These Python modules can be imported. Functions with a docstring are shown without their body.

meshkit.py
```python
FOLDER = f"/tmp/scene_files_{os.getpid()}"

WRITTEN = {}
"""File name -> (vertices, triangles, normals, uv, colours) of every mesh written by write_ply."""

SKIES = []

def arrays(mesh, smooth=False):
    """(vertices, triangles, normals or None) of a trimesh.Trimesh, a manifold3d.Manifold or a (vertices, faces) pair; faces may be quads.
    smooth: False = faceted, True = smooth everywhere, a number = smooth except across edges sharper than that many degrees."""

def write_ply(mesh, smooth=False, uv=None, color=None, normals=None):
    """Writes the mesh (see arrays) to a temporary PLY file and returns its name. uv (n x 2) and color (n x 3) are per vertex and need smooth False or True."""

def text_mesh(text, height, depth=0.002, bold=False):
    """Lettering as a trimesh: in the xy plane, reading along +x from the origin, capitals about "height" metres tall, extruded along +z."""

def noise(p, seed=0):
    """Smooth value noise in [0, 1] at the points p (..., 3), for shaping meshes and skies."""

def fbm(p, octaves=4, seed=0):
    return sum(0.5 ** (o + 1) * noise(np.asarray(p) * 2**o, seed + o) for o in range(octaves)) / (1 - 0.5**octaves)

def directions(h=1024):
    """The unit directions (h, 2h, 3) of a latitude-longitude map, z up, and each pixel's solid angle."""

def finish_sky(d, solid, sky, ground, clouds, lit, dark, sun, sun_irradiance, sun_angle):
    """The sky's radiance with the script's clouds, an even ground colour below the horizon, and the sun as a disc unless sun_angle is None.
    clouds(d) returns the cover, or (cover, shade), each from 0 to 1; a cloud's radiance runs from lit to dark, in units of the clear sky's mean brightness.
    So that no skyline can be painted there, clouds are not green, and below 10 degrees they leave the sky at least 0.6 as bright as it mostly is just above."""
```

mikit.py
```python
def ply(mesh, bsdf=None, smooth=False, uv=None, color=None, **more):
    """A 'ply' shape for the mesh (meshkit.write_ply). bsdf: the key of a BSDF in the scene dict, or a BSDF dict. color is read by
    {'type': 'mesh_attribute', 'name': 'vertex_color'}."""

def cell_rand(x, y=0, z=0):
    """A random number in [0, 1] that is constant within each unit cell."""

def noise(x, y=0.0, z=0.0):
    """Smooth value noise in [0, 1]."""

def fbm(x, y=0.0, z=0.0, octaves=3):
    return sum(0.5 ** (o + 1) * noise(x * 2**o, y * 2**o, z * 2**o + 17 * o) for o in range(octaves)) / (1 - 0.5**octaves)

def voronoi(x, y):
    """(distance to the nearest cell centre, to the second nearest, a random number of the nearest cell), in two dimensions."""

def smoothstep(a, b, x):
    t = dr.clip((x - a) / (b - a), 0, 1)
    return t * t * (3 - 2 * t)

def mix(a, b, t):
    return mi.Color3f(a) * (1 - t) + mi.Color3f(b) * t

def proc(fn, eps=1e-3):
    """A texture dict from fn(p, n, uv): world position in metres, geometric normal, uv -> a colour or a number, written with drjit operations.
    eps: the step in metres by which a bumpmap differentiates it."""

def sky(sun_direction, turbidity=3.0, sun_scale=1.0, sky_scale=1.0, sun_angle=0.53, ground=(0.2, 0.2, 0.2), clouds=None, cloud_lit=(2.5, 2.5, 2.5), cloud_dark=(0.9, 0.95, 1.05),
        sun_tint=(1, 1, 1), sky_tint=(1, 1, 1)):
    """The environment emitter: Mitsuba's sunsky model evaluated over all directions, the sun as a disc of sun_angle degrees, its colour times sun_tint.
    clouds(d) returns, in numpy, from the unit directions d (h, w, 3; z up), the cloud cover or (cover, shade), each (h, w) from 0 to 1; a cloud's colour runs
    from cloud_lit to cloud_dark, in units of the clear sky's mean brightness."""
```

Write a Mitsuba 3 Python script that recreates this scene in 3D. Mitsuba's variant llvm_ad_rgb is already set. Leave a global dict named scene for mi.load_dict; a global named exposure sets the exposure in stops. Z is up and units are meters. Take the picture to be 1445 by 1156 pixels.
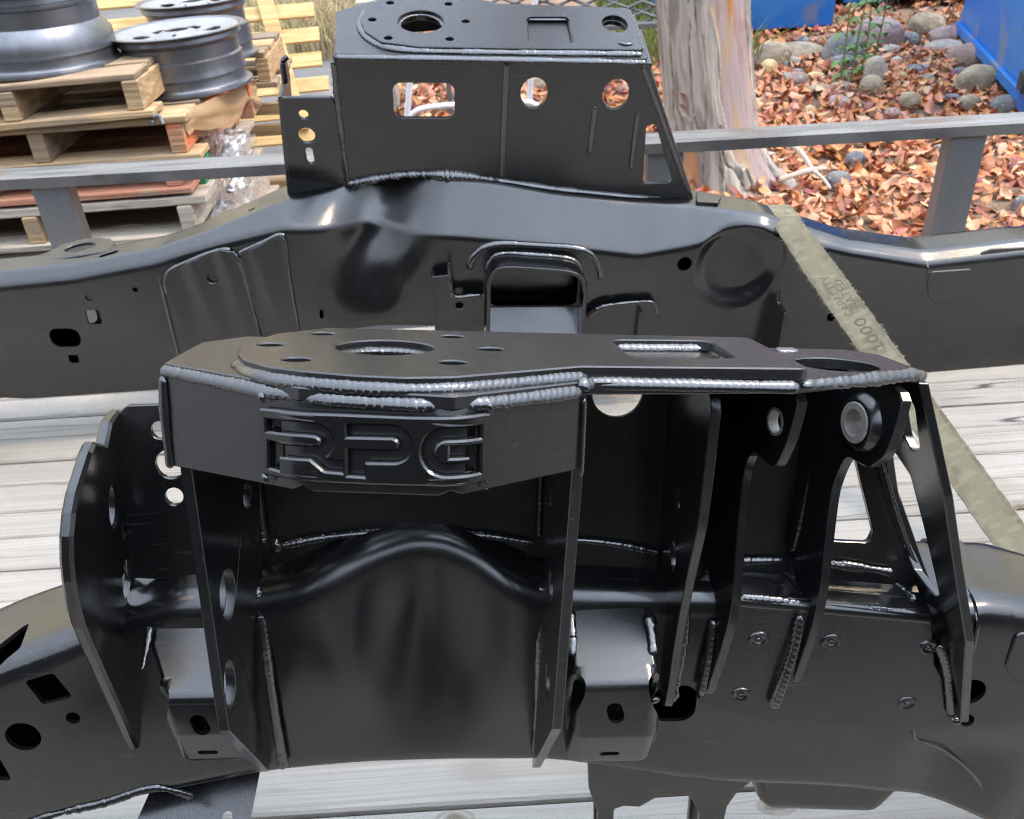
import math, random
import numpy as np, trimesh, shapely, manifold3d as m3
import drjit as dr
import mitsuba as mi
import mikit, meshkit
from mikit import proc, noise, fbm, voronoi, cell_rand, smoothstep, mix
from shapely.geometry import Polygon, LineString, Point, box as sbox
from shapely.ops import unary_union

T = mi.ScalarTransform4f
scene, labels = {'type': 'scene'}, {}
V = lambda *a: np.array(a, float)
R0 = np.random.RandomState(7)

# ------------------------------------------------------------------ camera, sky, exposure
PITCH, ROLL, EYE = math.radians(33.0), math.radians(3.5), V(0, 0, 0.88)
FWD = V(0, math.cos(PITCH), -math.sin(PITCH))
UP0 = V(0, math.sin(PITCH), math.cos(PITCH))
UP = math.cos(ROLL) * UP0 + math.sin(ROLL) * V(1, 0, 0)
scene['camera'] = {'type': 'thinlens', 'aperture_radius': 0.0008, 'focus_distance': 0.66, 'fov': 2 * math.degrees(math.atan(722.5 / 1250.0)), 'fov_axis': 'x', 'near_clip': 0.02, 'far_clip': 500.0,
                   'to_world': T().look_at(origin=EYE.tolist(), target=(EYE + FWD).tolist(), up=UP.tolist())}


SUN = V(0.56, -0.10, 0.82)
def cloud_cover(d):
    n = meshkit.fbm(d * 2.6 + 4.0, 5, 3)              # thin bright overcast: three times as bright overhead as near the horizon, as real overcast is
    up = np.clip(d[..., 2], 0, 1)
    glow = np.exp(-(np.degrees(np.arccos(np.clip(d @ (SUN / np.linalg.norm(SUN)), -1, 1))) / 28.0) ** 2)      # the hazy sun's wide aureole in the thin cloud
    return 0.86 + 0.14 * np.clip((n - 0.36) / 0.2, 0, 1), np.clip(1.0 - 0.58 * up - 0.40 * glow + 0.10 * (meshkit.fbm(d * 3.7 + 9.0, 4, 8) - 0.5), 0, 1)


scene['sky'] = mikit.sky(SUN, turbidity=4, sun_scale=0.34, sun_angle=10.0, sun_tint=(1.08, 0.97, 0.80), clouds=cloud_cover, cloud_lit=(9.8, 11.3, 13.9), cloud_dark=(1.2, 1.25, 1.35), ground=(0.25, 0.2, 0.16))
exposure = 2.3

# ------------------------------------------------------------------ materials
def tex(fn, eps=1e-3): return proc(fn, eps)
def bs(name, d): scene[name] = d; return name
def pr(name, color, rough=0.6, spec=0.5, metal=0.0, bump=None, scale=1.0, eta=None, **kw):
    c = color if isinstance(color, dict) else {'type': 'rgb', 'value': list(color)}
    d = {'type': 'principled', 'base_color': c, 'roughness': rough, **({'eta': eta} if eta else {'specular': spec}), 'metallic': metal, **kw}
    if bump is not None:
        d = {'type': 'bumpmap', 'arbitrary': bump, 'scale': scale, 'bsdf': d}
    return bs(name, {'type': 'twosided', 'bsdf': d})


def coat_rough(p, n, uv): return 0.14 + 0.10 * fbm(p.x * 30, p.y * 30, p.z * 30, 3) + 0.12 * smoothstep(0.45, 0.7, fbm(p.x * 9 + 4, p.y * 13, p.z * 9, 4))
def coat_col(p, n, uv):
    f = noise(p.x * 900, p.y * 900, p.z * 900)
    d = smoothstep(0.84, 0.95, f) * smoothstep(0.42, 0.62, fbm(p.x * 22, p.y * 22, p.z * 22, 2))
    d = dr.maximum(d, 0.35 * smoothstep(0.80, 0.92, noise(p.x * 40, p.y * 420, p.z * 420)) * smoothstep(0.55, 0.68, fbm(p.x * 12 + 8, p.y * 12, p.z * 12, 3)))
    return mix((0.0045, 0.0047, 0.0052), (0.07, 0.064, 0.055), d * 0.6)
def peel(p, n, uv): return noise(p.x * 420, p.y * 420, p.z * 420) + 0.5 * noise(p.x * 1100, p.y * 1100, p.z * 1100)
pr('coat', tex(coat_col), tex(coat_rough), eta=1.70)
def flat_col(p, n, uv):
    c = coat_col(p, n, uv)
    sc = smoothstep(0.80, 0.95, noise(p.x * 14, p.y * 800, p.z * 800)) * smoothstep(0.5, 0.7, fbm(p.x * 9 + 3, p.y * 16, p.z * 16, 3))
    sp = smoothstep(0.90, 0.97, noise(p.x * 1300, p.y * 1300, p.z * 1300))
    return mix(mix(c, (0.05, 0.047, 0.042), sc * 0.6), (0.09, 0.085, 0.075), sp * 0.5)
pr('coat_flat', tex(flat_col), 0.30, eta=1.70, bump=tex(peel, 4e-4), scale=0.00006)
pr('coat_weld', (0.0045, 0.0047, 0.0052), 0.18, eta=2.0)
pr('cut_steel', tex(lambda p, n, uv: mix((0.33, 0.31, 0.28), (0.22, 0.205, 0.19), noise(p.x * 700, p.y * 700, p.z * 700))), 0.5, 0.5, 0.35)


def ridge(v, w): return 1 - smoothstep(0.0, w, dr.abs(v - 0.5))
def plank_col(p, n, uv):
    b = dr.floor((p.y + 10) / 0.142)
    r = cell_rand(b, 3, 1)
    yy = (p.y + 10) / 0.142 - b
    # knots: one now and then along each plank; the grain bends round them
    kx = dr.floor(p.x / 0.42)
    cx = (kx + 0.2 + 0.6 * cell_rand(kx, b, 5)) * 0.42
    cy = 0.25 + 0.5 * cell_rand(kx, b, 6)
    on = dr.select(cell_rand(kx, b, 7) > 0.45, 1.0, 0.0)
    dx, dy = p.x - cx, (yy - cy) * 0.142
    dk = dr.sqrt(dr.square(dx / 0.020) + dr.square(dy / 0.011))
    y = p.y + 0.012 * (noise(p.x * 2.1, b * 5, 2) - 0.5) + on * 0.012 * dr.exp(-dr.square(dx / 0.07)) * dr.select(dy > 0, -1.0, 1.0) * dr.exp(-dr.abs(dy) / 0.02)
    g1 = fbm(p.x * 0.8 + b * 13, y * 55, b, 3)
    g2 = fbm(p.x * 1.6 + b * 29, y * 130, b + 4, 3)
    g3 = noise(p.x * 5 + b * 7, y * 620, 1)
    c = mix((0.53, 0.49, 0.43), (0.455, 0.42, 0.365), smoothstep(0.3, 0.7, fbm(p.x * 3, p.y * 7, b, 3)))
    c = mix(c, (0.26, 0.23, 0.195), ridge(g1, 0.020) * smoothstep(0.35, 0.6, noise(p.x * 2.3, y * 40, 7)) * 0.8)
    c = mix(c, (0.31, 0.28, 0.24), ridge(g2, 0.035) * smoothstep(0.3, 0.65, noise(p.x * 3.1 + 5, y * 30, 9)) * 0.7)
    c = c * (0.86 + 0.26 * g3)
    ck = fbm(p.x * 0.5 + b * 17, y * 26, b * 2.3, 2)
    c = mix(c, (0.07, 0.06, 0.05), ridge(ck, 0.0055) * smoothstep(0.50, 0.60, noise(p.x * 1.1, b * 3.1, 6)) * 0.9)
    c = mix(c, (0.36, 0.31, 0.25), smoothstep(0.58, 0.75, fbm(p.x * 4 + 9, p.y * 9, b * 3, 4)) * 0.55)
    c = mix(c, (0.17, 0.12, 0.08), on * (1 - smoothstep(0.5, 1.1, dk + 0.3 * noise(p.x * 90, p.y * 90))) * 0.75)
    c = mix(c, (0.27, 0.22, 0.17), on * ridge(noise(dk * 1.6, b) * 0.3 + dk * 0.30, 0.05) * (1 - smoothstep(1.5, 2.6, dk)) * 0.6)
    ed = dr.minimum(yy, 1 - yy)
    c = mix(c, (0.17, 0.145, 0.115), (1 - smoothstep(0.0, 0.035, ed + 0.02 * (noise(p.x * 30, b, 3) - 0.5))) * 0.6)
    return c * (0.54 + 0.12 * r)
def plank_bump(p, n, uv):
    b = dr.floor((p.y + 10) / 0.142)
    return fbm(p.x * 2.2 + b * 13, (p.y + 0.014 * noise(p.x * 2.3, b * 5, 2)) * 230, p.z * 20, 3) + 0.8 * fbm(p.x * 0.9 + b * 31, (p.y + 0.02 * noise(p.x * 1.6, b, 8)) * 60, 3, 2)
pr('deck_wood', tex(plank_col), 0.85, 0.25, bump=tex(plank_bump, 6e-4), scale=0.0022)


def wood(name, a, b, c=None, paint=None, sc=1.0):
    def fn(p, n, uv):
        g = fbm(p.x * 3 * sc, p.y * 30 * sc, p.z * 90 * sc, 4)
        q = mix(a, b, smoothstep(0.3, 0.75, g))
        s = fbm(p.x * 6 + 3, p.y * 6, p.z * 14, 3)
        q = mix(q, c or b, smoothstep(0.5, 0.75, s) * 0.7)
        if paint:
            q = mix(q, paint, smoothstep(0.42, 0.58, fbm(p.x * 9 + 20, p.y * 9, p.z * 20, 4)) * 0.85)
        return q
    pr(name, tex(fn), 0.8, 0.25, bump=tex(lambda p, n, uv: fbm(p.x * 4, p.y * 40, p.z * 120, 3), 1e-3), scale=0.004)
wood('pallet_tan', (0.44, 0.31, 0.17), (0.29, 0.19, 0.10), (0.21, 0.165, 0.12))
wood('pallet_brown', (0.29, 0.205, 0.13), (0.19, 0.135, 0.09), (0.14, 0.115, 0.095))
wood('pallet_grey', (0.40, 0.35, 0.28), (0.27, 0.23, 0.19), (0.19, 0.17, 0.15))
wood('pallet_yellow', (0.70, 0.50, 0.24), (0.56, 0.38, 0.16), (0.42, 0.28, 0.12))
wood('pallet_red', (0.42, 0.26, 0.16), (0.36, 0.20, 0.12), (0.30, 0.22, 0.15), (0.40, 0.17, 0.11))
wood('pallet_orange', (0.40, 0.22, 0.12), (0.34, 0.18, 0.10), (0.30, 0.2, 0.13), (0.58, 0.16, 0.07))


def steel_col(p, n, uv):
    s = fbm(p.x * 9, p.y * 60, p.z * 9, 4)
    c = mix((0.30, 0.29, 0.275), (0.17, 0.165, 0.16), smoothstep(0.35, 0.7, s))
    c = mix(c, (0.20, 0.12, 0.075), smoothstep(0.62, 0.78, fbm(p.x * 14 + 5, p.y * 14, p.z * 14, 4)) * 0.6)
    return mix(c, (0.5, 0.5, 0.5), smoothstep(0.66, 0.75, noise(p.x * 3, p.y * 300, p.z * 40)) * 0.3)
pr('rail_steel', tex(lambda p, n, uv: steel_col(p, n, uv) * 0.68), tex(lambda p, n, uv: 0.34 + 0.3 * fbm(p.x * 20, p.y * 50, p.z * 20, 3)), 0.5, 0.55, bump=tex(lambda p, n, uv: fbm(p.x * 40, p.y * 120, p.z * 60, 3)), scale=0.0006)
pr('post_steel', tex(lambda p, n, uv: mix((0.16, 0.165, 0.175), (0.24, 0.235, 0.23), fbm(p.x * 60, p.y * 30, p.z * 5, 4))), 0.42, 0.5, 0.5)
pr('wheel_paint', tex(lambda p, n, uv: mix((0.235, 0.24, 0.26), (0.155, 0.16, 0.17), fbm(p.x * 40, p.y * 40, p.z * 15, 3))), 0.34, 0.5, 0.85)
pr('wheel_face', tex(lambda p, n, uv: mix((0.36, 0.36, 0.36), (0.24, 0.24, 0.245), fbm(p.x * 25, p.y * 25, p.z * 25, 3))), 0.4, 0.5, 0.5)


def blue_col(p, n, uv):
    f = fbm(p.x * 2.5, p.y * 2.5, p.z * 4, 4)
    c = mix((0.012, 0.13, 0.43), (0.03, 0.16, 0.42), smoothstep(0.4, 0.65, f))
    return mix(c, (0.16, 0.17, 0.2), smoothstep(0.62, 0.76, fbm(p.x * 4 + 7, p.y * 4, p.z * 2.5, 4)) * 0.7)
pr('blue_paint', tex(blue_col), 0.42, 0.5)
pr('dark_blue', (0.01, 0.09, 0.33), 0.4, 0.5)
pr('shop_clad', (0.035, 0.03, 0.027), 0.6, 0.4)
pr('dark_iron', (0.03, 0.032, 0.035), 0.6, 0.4)
pr('asphalt', tex(lambda p, n, uv: mix(mix((0.15, 0.145, 0.135), (0.085, 0.083, 0.08), fbm(p.x * 3, p.y * 3, 1, 4)), (0.27, 0.25, 0.22), smoothstep(0.6, 0.8, fbm(p.x * 1.3, p.y * 1.3, 7, 4)))), 0.9, 0.2,
   bump=tex(lambda p, n, uv: fbm(p.x * 90, p.y * 90, 1, 2)), scale=0.006)
pr('soil', tex(lambda p, n, uv: mix((0.16, 0.10, 0.065), (0.28, 0.20, 0.14), fbm(p.x * 9, p.y * 9, 2, 4))), 0.95, 0.1, bump=tex(lambda p, n, uv: fbm(p.x * 50, p.y * 50, 1, 3)), scale=0.02)
pr('hill_grass', tex(lambda p, n, uv: mix((0.60, 0.52, 0.36), (0.46, 0.40, 0.26), smoothstep(0.35, 0.7, fbm(p.x * 0.7, p.y * 0.7, p.z * 0.7, 5)))), 0.95, 0.1)

LEAF = [((0.50, 0.195, 0.085), (0.33, 0.112, 0.05)), ((0.60, 0.30, 0.15), (0.46, 0.195, 0.095)), ((0.28, 0.095, 0.05), (0.16, 0.055, 0.03)), ((0.64, 0.39, 0.23), (0.50, 0.265, 0.145)), ((0.50, 0.20, 0.075), (0.34, 0.122, 0.05))]
for i, (a, b) in enumerate(LEAF):
    pr('leaf_%d' % i, tex(lambda p, n, uv, a=a, b=b: mix(a, b, fbm(p.x * 40, p.y * 40, p.z * 40, 3))), 0.55, 0.4)
STONE = {'grey': ((0.22, 0.215, 0.20), (0.135, 0.135, 0.135)), 'tan': ((0.30, 0.245, 0.165), (0.20, 0.165, 0.12)), 'pink': ((0.33, 0.22, 0.17), (0.22, 0.155, 0.13)), 'yellow': ((0.55, 0.42, 0.20), (0.42, 0.31, 0.16)), 'blue_grey': ((0.185, 0.195, 0.205), (0.115, 0.125, 0.135)), 'pale': ((0.42, 0.375, 0.31), (0.29, 0.255, 0.21)), 'purple': ((0.24, 0.16, 0.15), (0.33, 0.235, 0.21))}
for k, (a, b) in STONE.items():
    pr('stone_' + k, tex(lambda p, n, uv, a=a, b=b: mix(mix(a, b, smoothstep(0.35, 0.65, fbm(p.x * 14, p.y * 14, p.z * 14, 4))), (0.5, 0.47, 0.42), smoothstep(0.72, 0.85, noise(p.x * 70, p.y * 70, p.z * 70)) * 0.5)), 0.75, 0.3,
       bump=tex(lambda p, n, uv: fbm(p.x * 60, p.y * 60, p.z * 60, 3)), scale=0.004)


pr('bark', {'type': 'mesh_attribute', 'name': 'vertex_color'}, 0.85, 0.2)
pr('dead_wood', tex(lambda p, n, uv: mix((0.52, 0.45, 0.38), (0.36, 0.27, 0.21), fbm(p.x * 30, p.y * 30, p.z * 30, 3))), 0.85, 0.2)


def strap_col(p, n, uv):
    u, v = uv.x, uv.y      # metres along and across
    weave = dr.sin(u * 2600 + dr.sin(v * 700) * 1.2) * 0.5 + 0.5
    c = mix((0.165, 0.150, 0.102), (0.125, 0.113, 0.074), weave)
    c = mix(c, (0.09, 0.08, 0.053), smoothstep(0.5, 0.8, fbm(u * 30, v * 60, 1, 3)) * 0.6)
    ed = dr.abs(v - 0.5 * 0.052)
    c = mix(c, (0.07, 0.06, 0.04), smoothstep(0.0205, 0.0212, ed) * (1 - smoothstep(0.0216, 0.0222, ed)) * 0.6)
    return mix(c, (0.21, 0.19, 0.135), smoothstep(0.6, 0.75, noise(u * 160, v * 60, 4)) * 0.4)
pr('webbing', tex(strap_col), 0.9, 0.2, bump=tex(lambda p, n, uv: dr.sin(uv.x * 2600) * 0.5 + noise(uv.x * 500, uv.y * 500), 4e-4), scale=0.0004)
pr('thread', (0.28, 0.26, 0.18), 0.9, 0.2)
pr('ink', (0.075, 0.068, 0.048), 0.8, 0.2)
pr('plant_leaf', (0.10, 0.22, 0.05), 0.5, 0.4)
pr('plant_stem', (0.16, 0.20, 0.07), 0.6, 0.3)
pr('grass_green', (0.17, 0.20, 0.06), 0.8, 0.2)
pr('grass_dry', (0.42, 0.34, 0.20), 0.9, 0.2)
pr('pipe_grey', (0.62, 0.64, 0.66), 0.45, 0.5)
pr('mesh_iron', (0.13, 0.135, 0.14), 0.5, 0.5, 0.3)
pr('green_paint', (0.03, 0.16, 0.08), 0.6, 0.4)
bs('wrap', {'type': 'thindielectric', 'int_ior': 1.9})
pr('wrap_haze', (0.62, 0.62, 0.62), 0.25, 0.9)
pr('cardboard', tex(lambda p, n, uv: mix((0.42, 0.28, 0.15), (0.28, 0.18, 0.10), fbm(p.x * 20, p.y * 20, p.z * 20, 3))), 0.85, 0.2)

# ------------------------------------------------------------------ helpers
COUNT = {}
def numbered(key):
    if key not in COUNT:
        COUNT[key] = 0
        return key
    COUNT[key] += 1
    return '%s_%03d' % (key, COUNT[key])
def thing(name, label, cat, group=None, kind=None):
    k = numbered(name)
    labels[k] = {'label': label, 'category': cat}
    if group: labels[k]['group'] = group
    if kind: labels[k]['kind'] = kind
    return k
def add(parent, name, mesh, mat, smooth=30, label=None, **kw):
    k = numbered(parent + '__' + name if parent else name)
    if isinstance(mesh, (list, tuple)) and len(mesh) and isinstance(mesh[0], trimesh.Trimesh): mesh = trimesh.util.concatenate(mesh)
    scene[k] = mikit.ply(mesh, mat, smooth=smooth, **kw)
    if label: labels[k] = {'label': label}
    return k
def setting(name, mesh, mat, label, cat, smooth=False):
    k = numbered(name); scene[k] = mikit.ply(mesh, mat, smooth=smooth)
    labels[k] = {'label': label, 'category': cat, 'kind': 'structure'}
def tm(v, f):
    m = trimesh.Trimesh(np.asarray(v, float), np.asarray(f), process=False)
    if m.volume < 0: m.invert()
    return m
def shape_fix(m):
    if m.volume < 0: m.invert()
    return m


class Frame:                        # a local frame: u along the rail, v away from the outboard side, w up
    def __init__(s, o, ang, tilt, yaw):
        a, t, y = map(math.radians, (ang, tilt, yaw))
        u = V(math.cos(a) * math.cos(y), math.cos(a) * math.sin(y), -math.sin(a)); v = V(-math.sin(y), math.cos(y), 0); w = np.cross(u, v)
        s.A = np.array([u, math.cos(t) * v - math.sin(t) * w, math.cos(t) * w + math.sin(t) * v]); s.o = np.array(o, float)
    def __call__(s, p): return s.o + np.asarray(p, float) @ s.A
FT = Frame((-.0807, .5005, .6087), 6.0, 20.0, 1.2)        # near tower: origin is the centre of its big hole
RT = Frame((-.1039, 1.4438, .6512), 4.6, -17.75, 2.4)     # far tower
RF = Frame((-0.34034057, 0.473, 0.39034146), 5, 11, 1.2)  # near rail: face plane
RR = Frame((-.1039, 1.36, .40), 4.6, 0, 2.4)              # far rail: face plane


def ring_clean(r):
    r = np.asarray(r.coords)[:-1, :2]
    keep = np.linalg.norm(r - np.roll(r, 1, axis=0), axis=1) > 1e-6
    return r[keep]
def slab(poly, t, c=0.0006):
    """A flat plate with chamfered edges: (a, b, h), h from 0 to t."""
    out = []
    for g in getattr(poly, 'geoms', [poly]):
        g = shapely.geometry.polygon.orient(g.simplify(1e-5), 1.0)
        rings = [ring_clean(g.exterior)] + [ring_clean(r) for r in g.interiors]
        def inset(r):
            e0 = r - np.roll(r, 1, axis=0); e1 = np.roll(r, -1, axis=0) - r
            n0 = np.stack([-e0[:, 1], e0[:, 0]], 1); n1 = np.stack([-e1[:, 1], e1[:, 0]], 1)
            n0 /= np.linalg.norm(n0, axis=1, keepdims=True); n1 /= np.linalg.norm(n1, axis=1, keepdims=True)
            b = n0 + n1; k = np.maximum((b * n0).sum(1, keepdims=True), 0.4)
            return r + c * b / k
        ins = [inset(r) for r in rings]
        full, sm = np.vstack(rings), np.vstack(ins)
        pv, pf = trimesh.creation.triangulate_polygon(Polygon(ins[0], ins[1:]), engine='earcut')
        # map triangulation vertices back on our order
        from scipy.spatial import cKDTree
        idx = cKDTree(sm).query(pv)[1]
        cap = idx[pf]; N = len(full)
        v = np.vstack([np.c_[sm, np.zeros(N)], np.c_[full, np.full(N, c)], np.c_[full, np.full(N, t - c)], np.c_[sm, np.full(N, t)]])
        f = [cap[:, ::-1], cap + 3 * N]
        s = 0
        for r in rings:
            i = np.arange(len(r)) + s; j = np.roll(i, -1); s += len(r)
            for k in range(3):
                f += [np.stack([i + k * N, j + k * N, j + (k + 1) * N], 1), np.stack([i + k * N, j + (k + 1) * N, i + (k + 1) * N], 1)]
        out.append(trimesh.Trimesh(v, np.vstack(f), process=False))
    return trimesh.util.concatenate(out)
def mapped(m, fn):
    v = np.asarray(m.vertices); m = trimesh.Trimesh(fn(v), m.faces, process=False)
    return shape_fix(m)
def plate_uv(F, poly, w0, t, c=0.0006): return mapped(slab(poly, t, c), lambda p: F(np.c_[p[:, 0], p[:, 1], w0 + p[:, 2]]))
def plate_uw(F, poly, v0, t, c=0.0006): return mapped(slab(poly, t, c), lambda p: F(np.c_[p[:, 0], v0 + p[:, 2], p[:, 1]]))
def plate_vw(F, poly, ufn, t, c=0.0006): return mapped(slab(poly, t, c), lambda p: F(np.c_[ufn(p[:, 0], p[:, 1]) + p[:, 2], p[:, 0], p[:, 1]]))
def circ(x, y, r, n=40, ry=None):
    a = np.arange(n) * 2 * np.pi / n
    return Polygon(np.c_[x + r * np.cos(a), y + (ry or r) * np.sin(a)])
def rr(x0, y0, x1, y1, r, n=6): return sbox(x0 + r, y0 + r, x1 - r, y1 - r).buffer(r, quad_segs=n)
def slot(x0, y0, x1, y1, r): return LineString([(x0, y0), (x1, y1)]).buffer(r, quad_segs=8)
def P(*pts): return Polygon(pts)
def rnd(poly, r, q=5): return poly.buffer(-r, quad_segs=q).buffer(2 * r, quad_segs=q).buffer(-r, quad_segs=q)


def smooth_path(pts, step, k=2):
    pts = np.asarray(pts, float)
    for _ in range(k):
        q = np.empty((2 * len(pts) - 2 + 2, 3)); q[0] = pts[0]; q[-1] = pts[-1]
        q[1:-1:2] = 0.75 * pts[:-1] + 0.25 * pts[1:]; q[2:-1:2] = 0.25 * pts[:-1] + 0.75 * pts[1:]
        pts = q
    s = np.r_[0, np.cumsum(np.linalg.norm(np.diff(pts, axis=0), axis=1))]
    n = max(int(s[-1] / step), 3)
    t = np.linspace(0, s[-1], n + 1)
    return np.stack([np.interp(t, s, pts[:, i]) for i in range(3)], 1), t
def weld(pts, r, pitch=0.0032, up=(0, -0.6, 0.8), seed=0, amp=0.11, flat=0.52, sides=16, k=2, rough=0.14):
    """A stacked weld bead swept along the points: ripples that bow back along the bead, an uneven width, rounded ends."""
    r, pitch, amp = r * 0.86, pitch * 1.22, min(amp * 1.35, .16)
    p, s = smooth_path(pts, pitch / 7, k)
    t = np.gradient(p, axis=0); t /= np.linalg.norm(t, axis=1, keepdims=True)
    up = np.asarray(up, float) / np.linalg.norm(up)
    b = np.cross(t, up); b /= np.linalg.norm(b, axis=1, keepdims=True) + 1e-9
    n = np.cross(b, t)
    th = np.arange(sides) * 2 * np.pi / sides
    co, si = np.cos(th)[None], np.sin(th)[None]
    wob = meshkit.noise(np.c_[s / pitch * 0.23, np.full(len(s), seed * 3.7), s * 0], seed) - 0.5
    jit = meshkit.noise(np.c_[np.floor(s / pitch), np.full(len(s), seed * 1.3), s * 0], seed + 5) - 0.5
    ph = (s / pitch + 0.7 * wob)[:, None] + 0.5 * si ** 2 + 0.55 * si
    fr = ph - np.floor(ph)
    prof = np.where(fr < 0.74, (fr / 0.74) ** 0.6, np.cos((np.maximum(fr - 0.74, 0) / 0.26) * np.pi / 2) ** 0.8)
    end = np.minimum(np.minimum(s, s[-1] - s) / (r * 1.3), 1.0)
    end = np.sqrt(np.maximum(1 - (1 - end) ** 2, 0.0))[:, None]
    rad = r * (1 - amp + amp * prof + rough * 2 * wob[:, None] + rough * jit[:, None]) * np.maximum(end, 0.03)
    v = p[:, None] + (rad * flat * co)[..., None] * n[:, None] + (rad * si)[..., None] * b[:, None]
    N = len(p); i, j = np.meshgrid(np.arange(N - 1), np.arange(sides), indexing='ij')
    a0, a1, b0, b1 = i * sides + j, i * sides + (j + 1) % sides, (i + 1) * sides + j, (i + 1) * sides + (j + 1) % sides
    f = np.vstack([np.stack([a0, a1, b1], -1).reshape(-1, 3), np.stack([a0, b1, b0], -1).reshape(-1, 3)])
    v = np.vstack([v.reshape(-1, 3), p[:1], p[-1:]]); c0, c1 = N * sides, N * sides + 1
    jj = np.arange(sides)
    f = np.vstack([f, np.stack([np.full(sides, c0), (jj + 1) % sides, jj], 1), np.stack([np.full(sides, c1), (N - 1) * sides + jj, (N - 1) * sides + (jj + 1) % sides], 1)])
    return tm(v, f)
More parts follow.
